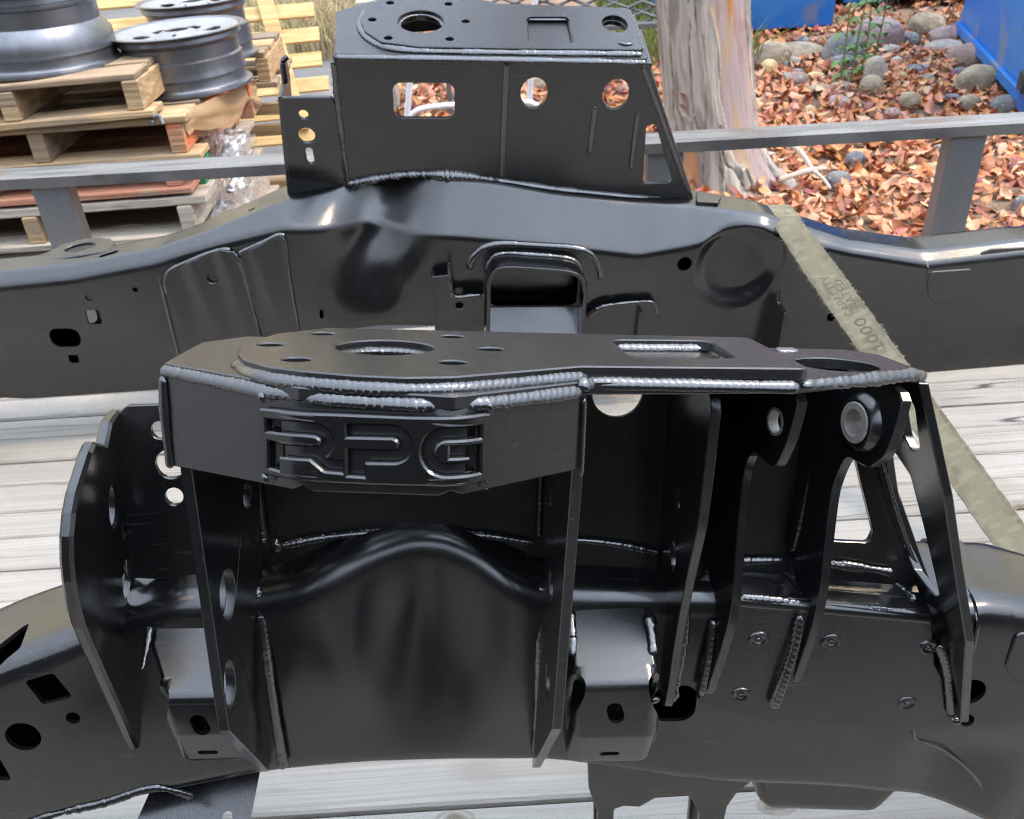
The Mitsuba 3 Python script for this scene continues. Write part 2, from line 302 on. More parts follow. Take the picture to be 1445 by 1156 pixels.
def tube(pts, r, sides=10, k=0, close=False, step=None):
    pts = np.asarray(pts, float)
    if k: pts, _ = smooth_path(pts, step or 0.01, k)
    r = np.atleast_1d(np.asarray(r, float)); rad = np.interp(np.linspace(0, 1, len(pts)), np.linspace(0, 1, len(r)), r) if len(r) > 1 else np.full(len(pts), r[0])
    t = np.gradient(pts, axis=0); t /= np.linalg.norm(t, axis=1, keepdims=True) + 1e-12
    ref = np.where(np.abs(t[:, 2:]) < 0.9, V(0, 0, 1), V(1, 0, 0))
    a = np.cross(t, ref); a /= np.linalg.norm(a, axis=1, keepdims=True); b = np.cross(t, a)
    th = np.arange(sides) * 2 * np.pi / sides
    v = pts[:, None] + rad[:, None, None] * (np.cos(th)[None, :, None] * a[:, None] + np.sin(th)[None, :, None] * b[:, None])
    N = len(pts); i, j = np.meshgrid(np.arange(N - 1), np.arange(sides), indexing='ij')
    a0, a1, b0, b1 = i * sides + j, i * sides + (j + 1) % sides, (i + 1) * sides + j, (i + 1) * sides + (j + 1) % sides
    f = np.vstack([np.stack([a0, a1, b1], -1).reshape(-1, 3), np.stack([a0, b1, b0], -1).reshape(-1, 3)])
    v = np.vstack([v.reshape(-1, 3), pts[:1], pts[-1:]]); c0, c1 = N * sides, N * sides + 1; jj = np.arange(sides)
    f = np.vstack([f, np.stack([np.full(sides, c0), (jj + 1) % sides, jj], 1), np.stack([np.full(sides, c1), (N - 1) * sides + jj, (N - 1) * sides + (jj + 1) % sides], 1)])
    return tm(v, f)
def lathe(prof, n=72):
    prof = np.asarray(prof, float); th = np.arange(n) * 2 * np.pi / n
    v = np.stack([prof[:, None, 0] * np.cos(th), prof[:, None, 0] * np.sin(th), np.broadcast_to(prof[:, None, 1], (len(prof), n))], -1).reshape(-1, 3)
    i, j = np.meshgrid(np.arange(len(prof) - 1), np.arange(n), indexing='ij')
    a0, a1, b0, b1 = i * n + j, i * n + (j + 1) % n, (i + 1) * n + j, (i + 1) * n + (j + 1) % n
    return trimesh.Trimesh(v, np.vstack([np.stack([a0, a1, b1], -1).reshape(-1, 3), np.stack([a0, b1, b0], -1).reshape(-1, 3)]), process=False)
def bx(x0, x1, y0, y1, z0, z1, c=0.002):
    return mapped(slab(sbox(x0, y0, x1, y1), z1 - z0, min(c, 0.3 * min(x1 - x0, y1 - y0, z1 - z0))), lambda p: p + V(0, 0, z0))
def rotz(m, deg, about=(0, 0, 0)):
    m = m.copy(); m.apply_transform(trimesh.transformations.rotation_matrix(math.radians(deg), (0, 0, 1), about)); return m
def man(m): 
    m = m.copy(); m.merge_vertices(digits_vertex=7)
    return m3.Manifold(m3.Mesh(np.asarray(m.vertices, np.float32), np.asarray(m.faces, np.uint32)))
def unman(m):
    q = m.to_mesh(); return trimesh.Trimesh(np.asarray(q.vert_properties[:, :3], float), np.asarray(q.tri_verts, int), process=False)


def fillet(pts, rad, n_arc=7, n_edge=6):
    """Closed section: corners rounded with the radii, edges sampled; the number of points never changes."""
    pts, out, N = np.asarray(pts, float), [], len(pts)
    cor = []
    for i in range(N):
        a, b, c = pts[i - 1], pts[i], pts[(i + 1) % N]
        d0 = (a - b) / np.linalg.norm(a - b); d1 = (c - b) / np.linalg.norm(c - b)
        half = math.acos(np.clip(d0 @ d1, -1, 1)) / 2
        L = min(rad[i] / math.tan(half), 0.48 * np.linalg.norm(a - b), 0.48 * np.linalg.norm(c - b))
        t = np.linspace(0, 1, n_arc)[:, None]
        p0, p1 = b + d0 * L, b + d1 * L
        cor.append((1 - t) ** 2 * p0 + 2 * t * (1 - t) * b + t ** 2 * p1)
    for i in range(N):
        a, b = cor[i][-1], cor[(i + 1) % N][0]
        t = np.linspace(0, 1, n_edge + 2)[1:-1, None]
        out += [cor[i], a + (b - a) * t]
    return np.vstack(out)
def loft(us, section, disp=None):
    """section(u) -> (k, 2) points (v, w), all with the same k; disp(u, v, w) -> an offset in v. A closed solid in (u, v, w)."""
    S = [section(u) for u in us]; k = len(S[0])
    v = np.array([np.c_[np.full(k, u), s] for u, s in zip(us, S)])
    if disp is not None: v[..., 1] += disp(v[..., 0], v[..., 1], v[..., 2])
    N = len(us); i, j = np.meshgrid(np.arange(N - 1), np.arange(k), indexing='ij')
    a0, a1, b0, b1 = i * k + j, i * k + (j + 1) % k, (i + 1) * k + j, (i + 1) * k + (j + 1) % k
    f = [np.stack([a0, a1, b1], -1).reshape(-1, 3), np.stack([a0, b1, b0], -1).reshape(-1, 3)]
    c0 = v[0].mean(0); c1 = v[-1].mean(0); jj = np.arange(k)
    pts = np.vstack([v.reshape(-1, 3), c0, c1])
    f += [np.stack([np.full(k, N * k), (jj + 1) % k, jj], 1), np.stack([np.full(k, N * k + 1), (N - 1) * k + jj, (N - 1) * k + (jj + 1) % k], 1)]
    return tm(pts, np.vstack(f))
def tab(xs, ys): return lambda u: np.interp(u, xs, ys)
def smooth_tab(xs, ys, s=0.012):
    g = np.linspace(xs[0], xs[-1], 1200); y = np.interp(g, xs, ys)
    n = max(int(s / (g[1] - g[0])), 1); ker = np.hanning(2 * n + 1); ker /= ker.sum()
    y = np.convolve(np.r_[np.full(n, y[0]), y, np.full(n, y[-1])], ker, 'valid')
    return lambda u: np.interp(u, g, y)
def cutter_uw(poly, v0, v1): return mapped(trimesh.creation.extrude_polygon(poly, v1 - v0, engine='earcut'), lambda p: np.c_[p[:, 0], v0 + p[:, 2], p[:, 1]])
def cutter_uv(poly, w0, w1): return mapped(trimesh.creation.extrude_polygon(poly, w1 - w0, engine='earcut'), lambda p: np.c_[p[:, 0], p[:, 1], w0 + p[:, 2]])
def hollow(outer, inner, cuts):
    m = man(outer) - man(inner)
    for c in cuts: m = m - man(c)
    return unman(m)
def gauss(u, w, cu, cw, su, sw, rot=0.0):
    a = math.radians(rot); x, y = u - cu, w - cw
    return np.exp(-0.5 * (((x * math.cos(a) + y * math.sin(a)) / su) ** 2 + ((-x * math.sin(a) + y * math.cos(a)) / sw) ** 2))
def sstep(a, b, x):
    t = np.clip((x - a) / (b - a), 0, 1); return t * t * (3 - 2 * t)
#@@MARK1

# ------------------------------------------------------------------ the setting: ground and hillside
def grid(x0, x1, y0, y1, nx, ny, fn):
    x, y = np.meshgrid(np.linspace(x0, x1, nx), np.linspace(y0, y1, ny), indexing='ij')
    v = np.stack([x, y, fn(x, y)], -1).reshape(-1, 3)
    i, j = np.meshgrid(np.arange(nx - 1), np.arange(ny - 1), indexing='ij')
    a, b, c, d = i * ny + j, (i + 1) * ny + j, (i + 1) * ny + j + 1, i * ny + j + 1
    return trimesh.Trimesh(v, np.vstack([np.stack([a, b, c], -1).reshape(-1, 3), np.stack([a, c, d], -1).reshape(-1, 3)]), process=False)
GZ = -0.62
def bed_h(x, y):
    n = meshkit.fbm(np.stack([x * 1.4, y * 1.4, x * 0], -1), 4, 2)
    return GZ + 0.015 + 0.10 * (n - 0.5) + 0.05 * sstep(4.8, 7, y)
setting('ground', trimesh.Trimesh([[-300, -300, GZ - .05], [300, -300, GZ - .05], [300, 300, GZ - .05], [-300, 300, GZ - .05]], [[0, 1, 2], [0, 2, 3]], process=False), 'asphalt', 'grey asphalt yard behind the trailer and under the pallets', 'ground')
setting('soil_bed', grid(-0.75, 7.5, 2.4, 12.5, 100, 110, lambda x, y: bed_h(x, y) - 0.16 * (1 - sstep(-0.75, -0.35, x + 0.12 * np.sin(y * 3)) * sstep(2.4, 2.7, y))), 'soil', 'brown soil bed that the fallen leaves lie on', 'soil', True)
def hill_h(x, y):
    d = y - 14 - 0.05 * np.abs(x) + 3 * (meshkit.fbm(np.stack([x * .07, y * .07, x * 0], -1), 3, 4) - .5)
    return GZ - 0.3 + 19.0 * sstep(0, 24, d) + 1.2 * sstep(0, 8, d) * meshkit.fbm(np.stack([x * .25, y * .25, x * 0], -1), 4, 6)
setting('hill', grid(-70, 70, 13, 75, 110, 60, hill_h), 'hill_grass', 'dry grassy hillside beyond the yard', 'hill', True)

k = thing('workshop_building', 'dark metal clad workshop standing behind the photographer, outside the frame', 'building')
add(k, 'wall', bx(-9, 9, -7.2, -5.0, GZ - .05, 3.6, .02), 'shop_clad', False)
add(k, 'roof', mapped(bx(-9.3, 9.3, -7.6, -4.6, 3.6, 3.72, .02), lambda p: p), 'dark_iron', False)
for x in np.arange(-8.8, 9, .4): add(k, 'wall__rib', bx(x, x + .05, -4.999, -4.965, GZ, 3.58, .005), 'shop_clad', False)

# ------------------------------------------------------------------ the flatbed trailer
trailer = thing('flatbed_trailer', 'flatbed trailer with weathered plank deck and bare steel side rail under the black frame parts', 'trailer')
PW = 0.142
for k in range(-9, 12):
    y0 = k * PW + 1.144 - 8 * PW + 0.0025
    if y0 + PW > 1.87 or y0 < -.22: continue
    q = np.random.RandomState(100 + k)
    m = bx(-2.2, 2.4, y0, y0 + PW - 0.005 - 0.002 * q.rand(), -0.04, q.uniform(-0.003, 0.0), 0.003)
    add(trailer, 'deck__plank', m, 'deck_wood', False)
add(trailer, 'deck_frame', [bx(-2.2, 2.4, -.22, -.14, -0.16, -0.045), bx(-2.2, 2.4, 1.0, 1.08, -0.16, -0.045), bx(-2.2, 2.4, 1.74, 1.82, -0.16, -0.045)], 'dark_iron', False)
# side rail: a 75 mm channel lying flat, flanges down
ch = rnd(Polygon([(1.745, .353), (1.82, .353), (1.82, .331), (1.813, .331), (1.813, .346), (1.752, .346), (1.752, .331), (1.745, .331)]), .0012)
m = mapped(slab(ch, 5.0, .0005), lambda p: np.c_[p[:, 2] - 2.6, p[:, 0], p[:, 1] - 0.0055 * (p[:, 2] - 2.6) + 0.001])
add(trailer, 'side_rail', m, 'rail_steel')
for x in (-1.52, -0.895, -0.28, 0.338, 0.947, 1.56):
    zt = .331 - 0.0055 * x
    c = rnd(Polygon([(x - .036, 1.752), (x + .036, 1.752), (x + .036, 1.79), (x + .029, 1.79), (x + .029, 1.759), (x - .029, 1.759), (x - .029, 1.79), (x - .036, 1.79)]), .0018)
    add(trailer, 'post', mapped(slab(c, zt - .001, .0005), lambda p: p + V(0, 0, .001)), 'post_steel')
    add(trailer, 'weld_bead', weld([(x - .034, 1.7505, zt - .001), (x + .034, 1.7505, zt - .001)], .003, .004, up=(0, -1, -.6), seed=int(x * 10) + 60), 'rail_steel')
add(trailer, 'side_rail', mapped(slab(ch, 5.0, .0005), lambda p: np.c_[p[:, 2] - 2.6, 1.535 - p[:, 0], p[:, 1] - 0.0055 * (p[:, 2] - 2.6) + 0.001]), 'rail_steel')
for x in (-1.52, -0.895, 0.947, 1.56):
    add(trailer, 'post', bx(x - .036, x + .036, -.25, -.212, -.10, .33 - .0055 * x, .001), 'post_steel')
for x in (-1.2, 1.2):
    add(trailer, 'wheel', mapped(lathe([(0.0, -.1), (.19, -.1), (.30, -.085), (.325, -.04), (.325, .04), (.30, .085), (.19, .1), (0, .1)]), lambda p: np.c_[p[:, 0] + x * 0.45, 0.78 + p[:, 2] * 0.9 - 1.35, p[:, 1] - 0.29]), 'dark_iron')

# ------------------------------------------------------------------ near frame rail
near = thing('frame_rail', 'near satin black truck frame rail with a lettered welded shock tower', 'frame rail', 'black frame rails lying on the trailer')
far = thing('frame_rail', 'far satin black frame rail whose flat tower plate has a window, beside the trailer rail', 'frame rail', 'black frame rails lying on the trailer')

n_top = smooth_tab([-.5, -.2, -.08, -.056, 0, .043, .08, .13, .165, .184, .203, .222, .25, .28, .302, .33, .355, .386, .465, .5, .56, .66, .709, .74, .85, 1.0, 1.1], [-.24, -.085, -.034, -.022, .002, .020, .034, .034, .043, .054, .065, .0725, .0755, .0745, .069, .050, .037, .034, .034, .034, .029, .016, .019, .014, -.012, -.06, -.08], .014)
n_back = smooth_tab([-.5, -.2, -.08, 0, .03, .05, .12, .18, .26, .33, .40, .47, .6, .76, 1.0, 1.1], [-.24, -.08, -.02, .01, .040, .050, .050, .070, .090, .075, .056, .042, .03, .026, -.05, -.08], .02)
n_bot = smooth_tab([-.5, -.2, -.08, 0, .07, .136, .205, .362, .503, .616, .695, .766, .9, 1.1], [-.44, -.25, -.19, -.165, -.15, -.135, -.128, -.129, -.159, -.168, -.182, -.209, -.29, -.31], .05)
def n_sec(d):
    def f(u):
        wt, wk, wb = float(n_top(u)), float(n_back(u)), float(n_bot(u))
        return fillet([(d, wb + d), (d, wt - d), (.10 - d, wk - d), (.10 - d, wb + d)], [.014, .024, .016, .014], 8, 22)
    return f
def n_disp(u, v, w):
    on = 1 - sstep(.012, .05, v)
    d = .019 * sstep(-.135, .03, w) * np.exp(-.5 * ((u - .266) / .028) ** 2) - .006 * gauss(u, w, .195, -.01, .028, .06) - .006 * gauss(u, w, .332, -.01, .022, .06)
    d += -.012 * gauss(u, w, .775, -.215, .03, .06, 20) + .004 * sstep(.66, .70, u) * (1 - sstep(-.13, -.10, w))
    return d * on
us = np.r_[np.linspace(-.5, -.1, 40)[:-1], np.linspace(-.1, .8, 300), np.linspace(.8, 1.1, 25)[1:]]
outer, inner = loft(us, n_sec(0), n_disp), loft(np.linspace(-.498, 1.098, 240), n_sec(.004), n_disp)
cuts = [cutter_uw(rnd(P((-.04, -.0362), (-.0176, -.0285), (-.0065, -.0516), (-.0299, -.0584)), .003), -.02, .02), cutter_uw(circ(-.05, -.089, .0135), -.02, .02), cutter_uw(circ(-.0095, -.0717, .0055), -.02, .02),
        cutter_uw(rnd(P((-.09, -.105), (-.0715, -.1104), (-.066, -.1331), (-.09, -.13)), .003), -.02, .02), cutter_uv(rnd(P((-.10, .004), (-.0529, .0486), (-.0462, .0155), (-.075, -.002)), .003), -.12, .1),
        cutter_uw(rr(.447, -.088, .483, -.052, .012), -.03, .02), cutter_uw(circ(.714, -.064, .012), -.02, .02), cutter_uw(circ(.7165, -.0935, .006), -.02, .02), cutter_uv(slot(.02, .05, .05, .05, .006), -.02, .12)]
add(near, 'rail_body', mapped(hollow(outer, inner, cuts), RF), 'coat', 28, 'hollow pressed rail arching over the middle with punched holes')
B = lambda *pts: RF(np.array(pts, float))
def nb(pts, r=.004, seed=0, pitch=.0035, up=(0, -.8, .6), name='weld_bead', **kw): add(near, name, weld(RF(pts), r * .86, pitch, up, seed, **kw), 'coat_weld')
nb([(-.085, -.001, -.187), (-.0487, -.001, -.172), (-.0231, -.001, -.164), (.0038, -.001, -.158), (.0355, -.001, -.1445), (.0478, -.001, -.143), (.0612, -.001, -.148), (.072, .002, -.158)], .0042, 1, amp=.1, rough=.3)
# sleeve joint on the right, with its edge bead and embossed flap
sl = loft(np.linspace(.703, .734, 6), n_sec(-.0018), n_disp)
add(near, 'sleeve', mapped(unman(man(sl) ^ m3.Manifold.cube([.2, .3, .2], True).translate([.72, .05, .075])), RF), 'coat', 28)
nb([(.703, .05, .0255), (.703, .02, .022), (.7035, -.001, .008), (.704, -.002, -.01), (.7045, -.002, -.022)], .0022, 2, amp=.1)
flap = rnd(P((.737, -.004), (.80, -.012), (.80, -.056), (.757, -.056), (.742, -.048), (.736, -.036)), .006)
add(near, 'stamped_panel', mapped(slab(flap, .003, .0012), lambda p: RF(np.c_[p[:, 0], -.0022 + .003 - p[:, 2], p[:, 1]])), 'coat')
nb([(.6711, -.001, -.098), (.6735, -.001, -.112), (.69, -.001, -.12), (.7071, -.001, -.1276), (.7305, -.001, -.1475), (.7506, -.003, -.1722), (.7656, -.003, -.1943), (.79, -.003, -.2)], .0018, 3, amp=.08)

# fish plate on the outboard face, its folded shelf on top, plug welds
fw = lambda u: .0335 - .117 * (u - .5024)
fish = rnd(P((.5024, .029), (.6612, .0105), (.672, -.03), (.704, -.080), (.688, -.084), (.668, -.099), (.6005, -.0885), (.5404, -.085), (.4819, -.0625), (.490, -.02)), .003)
pl = [(.5239, -.0038), (.5825, -.0069), (.5163, -.0571), (.657, -.0692), (.6636, -.0139)]
for u, w in pl: fish = fish.difference(circ(u, w, .0062, 20))
add(near, 'fish_plate', plate_uw(RF, fish, -.0062, .006, .0008), 'coat_flat')
for i, (u, w) in enumerate(pl):
    q = lathe([(0, .0030), (.0014, .0032), (.0022, .0016), (.0036, .0012), (.0050, .0030), (.0064, .0042), (.0078, .0036), (.0088, .0012), (.0092, -.001)], 28)
    qv = np.asarray(q.vertices); ns = meshkit.noise(qv * 420 + i * 9, 3) - .5
    qv = qv * (1 + .22 * ns[:, None])
    add(near, 'plug_weld', mapped(trimesh.Trimesh(qv, q.faces, process=False), lambda p: RF(np.c_[u + p[:, 0] * .95, -.0060 - .42 * p[:, 2], w + p[:, 1] * .78])), 'coat')
shelf = P((.5024, -.001), (.6612, -.001), (.675, .066), (.515, .076))
add(near, 'shelf_plate', mapped(slab(shelf, .006, .0006), lambda p: RF(np.c_[p[:, 0], p[:, 1], fw(p[:, 0]) - .004 + p[:, 2]])), 'coat')
add(near, 'folded_edge', mapped(tube([(.5024, 0, 0), (.66, 0, 0)], .0062, 20), lambda p: RF(np.c_[p[:, 0], p[:, 1] - .0004, p[:, 2] + fw(p[:, 0]) - .0045])), 'coat')
nb([(.505, -.003, fw(.505) - .001), (.53, -.003, fw(.53) - .001), (.556, -.003, fw(.556) - .001)], .0062, 4, .004, rough=.2)
nb([(.607, -.003, fw(.607) - .002), (.63, -.003, fw(.63) - .002), (.647, -.002, fw(.647) - .003)], .0066, 5, .0045)

# two pressed saddle brackets on the outboard face, their tops open to the sky
def sphere_hull(pts, r):
    return m3.Manifold.batch_hull([m3.Manifold.sphere(q, 24).translate(list(map(float, p))) for p, q in zip(pts, np.broadcast_to(r, (len(pts),)))])
def saddle(u0, u1, t0, t1, w0, vb, wb, wbot, skew=0.0):
    """Pressed bracket: a top that slopes down towards the camera to a rounded bend, an upright front, a rounded bottom; notches at the two ends of the bend."""
    r, wf = .0115, wbot - .030
    A_, B_ = V(.016, w0 + .016 * (w0 - wb) / -vb), V(vb + .005, wb + .005 * (w0 - wb) / -vb)
    n_ = V(-(A_ - B_)[1], (A_ - B_)[0]); n_ /= np.linalg.norm(n_)
    def body(e):
        x0, x1 = u0 + r + e, u1 - r - e
        a_, b_ = A_ - n_ * (r + e), B_ - n_ * (r + e)
        return sphere_hull([(x, *a_) for x in (x0, x1)] + [(x, *b_) for x in (x0, x1)] + [(x + skew, vb + r + e, wbot + r) for x in (x0, x1)] + [(x + skew, vb + .011 + r + e, wf + r + e) for x in (x0, x1)] + [(x + skew, .012, wf + r + e) for x in (x0, x1)], r)
    def on(t): return A_ + (B_ - A_) * t - n_ * .0032
    top = sphere_hull([(x, *on(t)) for x, t in ((t0 + .003, 0), (t1 - .003, 0), (t0 + .003, .45), (t1 - .003, .45), (u0 + .006, .85), (u1 - .006, .85))], .0032)
    m = (body(0) - body(.004)) + top
    ang = math.degrees(math.atan2(w0 - wb, -vb)) * .5 + 45
    for uu, s in ((u0, 1), (u1, -1)):
        m = m - m3.Manifold.cylinder(.10, .0105, .0105, 40, True).rotate([90 - ang + 90 - 90, 0, 0]).translate([uu + s * .0005, vb + .004, wb - .006])
    m = m - man(cutter_uw(slot((u0 + u1) / 2 + .001, wb - .028, (u0 + u1) / 2 - .001, wb - .021, .0060), vb - .01, vb + .02))
    m = m - man(cutter_uw(slot((u0 + u1) / 2 - .005, wbot - .013, (u0 + u1) / 2 + .005, wbot - .013, .0026), vb - .01, vb + .025))
    return mapped(unman(m), RF)
add(near, 'saddle_bracket', saddle(.0715, .133, .0615, .122, .010, -.045, -.0175, -.062, .005), 'coat', 32)
add(near, 'saddle_bracket', saddle(.372, .4405, .3745, .4345, .021, -.048, -.0125, -.070, .002), 'coat', 32)
for i, (a, b) in enumerate((((.060, -.028, -.006), (.060, -.002, .014)), ((.124, -.028, -.006), (.124, -.004, .013)), ((.374, -.030, .001), (.374, -.002, .024)), ((.435, -.030, .001), (.435, -.004, .023)))):
    nb([a, tuple((np.array(a) + b) / 2 + V(.001, 0, .001)), b], .0052, 11 + i, .006, up=(0, 0, 1), rough=.5)
nb([(.4385, -.030, -.040), (.441, -.015, -.055), (.446, -.004, -.062)], .006, 17, .006, rough=.5)
nb([(.445, -.006, -.085), (.45, -.003, -.098), (.447, -.002, -.11)], .0045, 18, .006, rough=.5)

# hanging brackets below
hb = P((.402, -.150), (.565, -.150), (.549, -.178), (.538, -.190), (.531, -.206), (.525, -.30), (.510, -.30), (.507, -.215), (.4985, -.197), (.4917, -.190), (.4757, -.189), (.465, -.193), (.4512, -.2033), (.437, -.2015), (.4285, -.205), (.433, -.30), (.420, -.30), (.414, -.21), (.4045, -.180))
hb = hb.buffer(-.003).buffer(.006, quad_segs=6).buffer(-.003)
add(near, 'link_bracket', plate_uw(RF, hb, .022, .007, .001), 'coat')
add(near, 'link_bracket', plate_uw(RF, hb.buffer(-.002), .060, .007, .001), 'coat')
add(near, 'stop_pad', mapped(unman(sphere_hull([(.585, .05, -.212), (.672, .05, -.218), (.585, .09, -.212), (.672, .09, -.218), (.572, .05, -.17), (.690, .05, -.19), (.572, .09, -.17), (.690, .09, -.19)], .018)), RF), 'coat')
add(near, 'lower_bracket', mapped(slab(rnd(P((.030, 0), (.122, 0), (.113, .09), (.000, .09)), .004).difference(slot(.098, .035, .103, .06, .004)), .006, .001), lambda p: RF(np.c_[p[:, 0], .030 - p[:, 1] * .80, -.170 + .18 * (p[:, 0] - .03) - p[:, 1] * .60])), 'coat')

# ------------------------------------------------------------------ near shock tower
ST = near + '__shock_tower'
low = [(-.1282, -.0266), (-.0377, -.0937), (.0454, -.1108), (.1198, -.0636), (.2574, -.0488), (.3592, .0002)]
hole = circ(.002, -.001, .031, 56)
bolts = [(.070 * math.cos(math.radians(a)), .070 * math.sin(math.radians(a))) for a in (0, 50, 130, 180, 230, 310)]
bh = unary_union([circ(x, y, .0084, 24) for x, y in bolts])
window = rnd(P((.1585, .056), (.231, .062), (.227, -.018), (.158, -.026)), .010)
oval = circ(.308, .016, .028, 40)
lowp = rnd(Polygon(low + [(.362, .065), (.345, .086), (-.105, .088), (-.1282, .055)]), .003)
add(ST, 'top_plate', plate_uv(FT, lowp.difference(unary_union([hole, bh, oval])), -.016, .008, .0008), 'coat_flat')
dbl = [(-.0837, -.0312), (-.0736, -.0579), (-.0556, -.079), (-.0348, -.0898), (-.0073, -.0995), (.019, -.103), (.0453, -.0984), (.0688, -.0856), (.1203, -.0576), (.262, -.0501)]
dblp = Polygon(dbl + [(.268, .082), (-.045, .084), (-.075, .05), (-.088, .0)]).buffer(-.008).buffer(.008, quad_segs=10)
add(ST, 'doubler_plate', plate_uv(FT, dblp.difference(unary_union([hole, bh, window])), -.0078, .008, .0009), 'coat_flat')
def tw(pts, r=.004, seed=0, pitch=.0034, up=(0, -.7, .7), **kw): return add(ST, 'weld_bead', weld(FT(pts), r * .86, pitch, up, seed, **kw), 'coat_weld')
def off(pts, d, w):        # moves an open outline outwards and sets its height
    pts = np.array(pts); t = np.gradient(pts, axis=0); t /= np.linalg.norm(t, axis=1, keepdims=True)
    return [(p[0] + d * q[1], p[1] - d * q[0], w) for p, q in zip(pts, t)]
tw(off(dbl[:9] + [(.124, -.057)], .0015, -.0062), .0052, 21, .0034, k=3)
tw([(-.131, -.025, -.0125)] + off(low[:4], .002, -.0135)[1:3] + [(.1205, -.066, -.0135)], .0056, 22, .0036, k=1)
tw([(.122, -.0605, -.0095), (.19, -.056, -.0105), (.256, -.0515, -.0115)], .0058, 23, .004, amp=.08, rough=.08)
tw([(.2585, -.0495, -.0105), (.30, -.0335, -.0105), (.3592, -.001, -.0105)], .0066, 24, .0062, amp=.22, rough=.2)
tw([(.352, -.004, -.013), (.362, .001, -.012), (.366, .006, -.016)], .0062, 25, .006, rough=.3)
tw([(.118, -.066, -.010), (.1225, -.0635, -.0095), (.129, -.060, -.009)], .0060, 26, .006, rough=.3)
tw([(-.1295, -.0275, -.016), (-.1295, -.0278, -.045), (-.1275, -.0285, -.074)], .0044, 28, .004, up=(-.3, -1, 0))
tw([(.1225, -.0635, -.018), (.1228, -.0635, -.04), (.1228, -.0635, -.066)], .0032, 29, .004, up=(.8, -1, 0))
a = np.linspace(0, 2 * np.pi, 60)
tw(np.c_[.002 + .0305 * np.cos(a), -.001 + .0305 * np.sin(a), np.full(60, -.0065)], .0062, 30, .0040, up=(0, 0, 1), k=0)
tw([(.160, .0565, -.0055), (.195, .0595, -.0055), (.229, .062, -.0055)], .0066, 31, .0040, up=(0, -.6, 1))
tw([(.2305, .055, -.008), (.2285, .02, -.008), (.2275, -.014, -.007)], .0055, 32, .0034, up=(-.6, 0, 1))
tw([(.2855, .071, -.0075), (.296, .072, -.0075), (.303, .071, -.0075)], .0035, 33, .004, up=(0, 0, 1), rough=.5)
tw([(-.088, .0, -.0075), (-.0845, -.02, -.0075), (-.082, -.034, -.007)], .0045, 34, .0034, up=(-1, 0, .8))

# the folded outboard face: one plate bent along two lines, and a lettered cover with cut-out letters over it
cor = np.array(low[:4]); Ls = np.linalg.norm(np.diff(cor, axis=0), axis=1); S = np.r_[0, np.cumsum(Ls)]; BR = .011
def path(s):
    s = np.asarray(s, float); p = np.stack([np.interp(s, S, cor[:, i]) for i in (0, 1)], -1)
    d = np.diff(cor, axis=0) / Ls[:, None]; t = d[np.clip(np.searchsorted(S, s, side='right') - 1, 0, 2)]
    p = np.where((s < 0)[:, None], cor[0] + s[:, None] * d[0], p); p = np.where((s > S[-1])[:, None], cor[-1] + (s - S[-1])[:, None] * d[2], p)
    for k in (1, 2):
        q = (s - S[k] + BR) / (2 * BR); on = (q > 0) & (q < 1); q = q[:, None]
        A_, B_, C_ = cor[k] - d[k - 1] * BR, cor[k], cor[k] + d[k] * BR
        p = np.where(on[:, None], (1 - q) ** 2 * A_ + 2 * q * (1 - q) * B_ + q * q * C_, p)
        tt = (1 - q) * (B_ - A_) + q * (C_ - B_); t = np.where(on[:, None], tt / np.linalg.norm(tt, axis=1, keepdims=True), t)
    return p, np.stack([t[:, 1], -t[:, 0]], -1)
def bent(poly, h0, h1, c=.0006):
    m = slab(poly, h1 - h0, c).subdivide_to_size(.0045)
    def fn(q):
        p, nn = path(q[:, 0]); return FT(np.c_[p + nn * (h0 + q[:, 2:]), q[:, 1]])
    return mapped(m, fn)
face = P((0, -.012), (S[-1], -.012), (S[-1], -.0615), (.205, -.0632), (.1975, -.0605), (.190, -.0634), (.1195, -.0662), (.1127, -.0632), (.106, -.0668), (.0034, -.0724), (0, -.0724))
def lt(pts, w=.0071): return LineString(pts).buffer(w / 2, cap_style='flat', join_style='round', quad_segs=6)
def arc(cx, cy, rx, ry, a0, a1, n=14): return [(cx + rx * math.cos(math.radians(a)), cy + ry * math.sin(math.radians(a))) for a in np.linspace(a0, a1, n)]
letter_R = unary_union([lt([(.0922, -.0312), (.118, -.0296)] + arc(.1215, -.0362, .0085, .0066, 80, -80)), lt([(.0990, -.0443), (.1215, -.0429), (.1238, -.0424)]), lt([(.1195, -.0420), (.1222, -.0435), (.1295, -.0493), (.1385, -.0495)], .0068), lt([(.0980, -.0398), (.0977, -.0556)], .0084)])
letter_P = unary_union([lt([(.1405, -.0292), (.1655, -.0281)] + arc(.1655, -.0350, .0075, .0069, 90, -90) + [(.1655, -.0419), (.1418, -.0432)]), lt([(.1458, -.0392), (.1458, -.0542)], .0098)])
letter_G = unary_union([lt([(.2124, -.0280), (.1945, -.0279)] + arc(.1945, -.0378, .0098, .0099, 90, 270) + [(.1945, -.0477), (.2124, -.0474)]), lt([(.1955, -.0378), (.2120, -.0382)], .0068), lt([(.2090, -.0348), (.2090, -.0505)], .0062)])
pts = [(.087, -.0225), (.1016, -.0213), (.1362, -.0203), (.1739, -.0195), (.1925, -.0186), (.2134, -.0181), (.2185, -.0186), (.2175, -.0562), (.1836, -.0568), (.155, -.0582), (.1163, -.0591), (.0879, -.0601)]
cover = rnd(Polygon(pts), .0012)
deep = unary_union([sbox(.0925, -.0345, .0985, -.0278), sbox(.0940, -.0555, .1010, -.0400), sbox(.2070, -.0314, .2124, -.0244), sbox(.2062, -.0508, .2121, -.0348)])
letters = unary_union([letter_R, letter_P, letter_G]).buffer(.0006).buffer(-.0006)
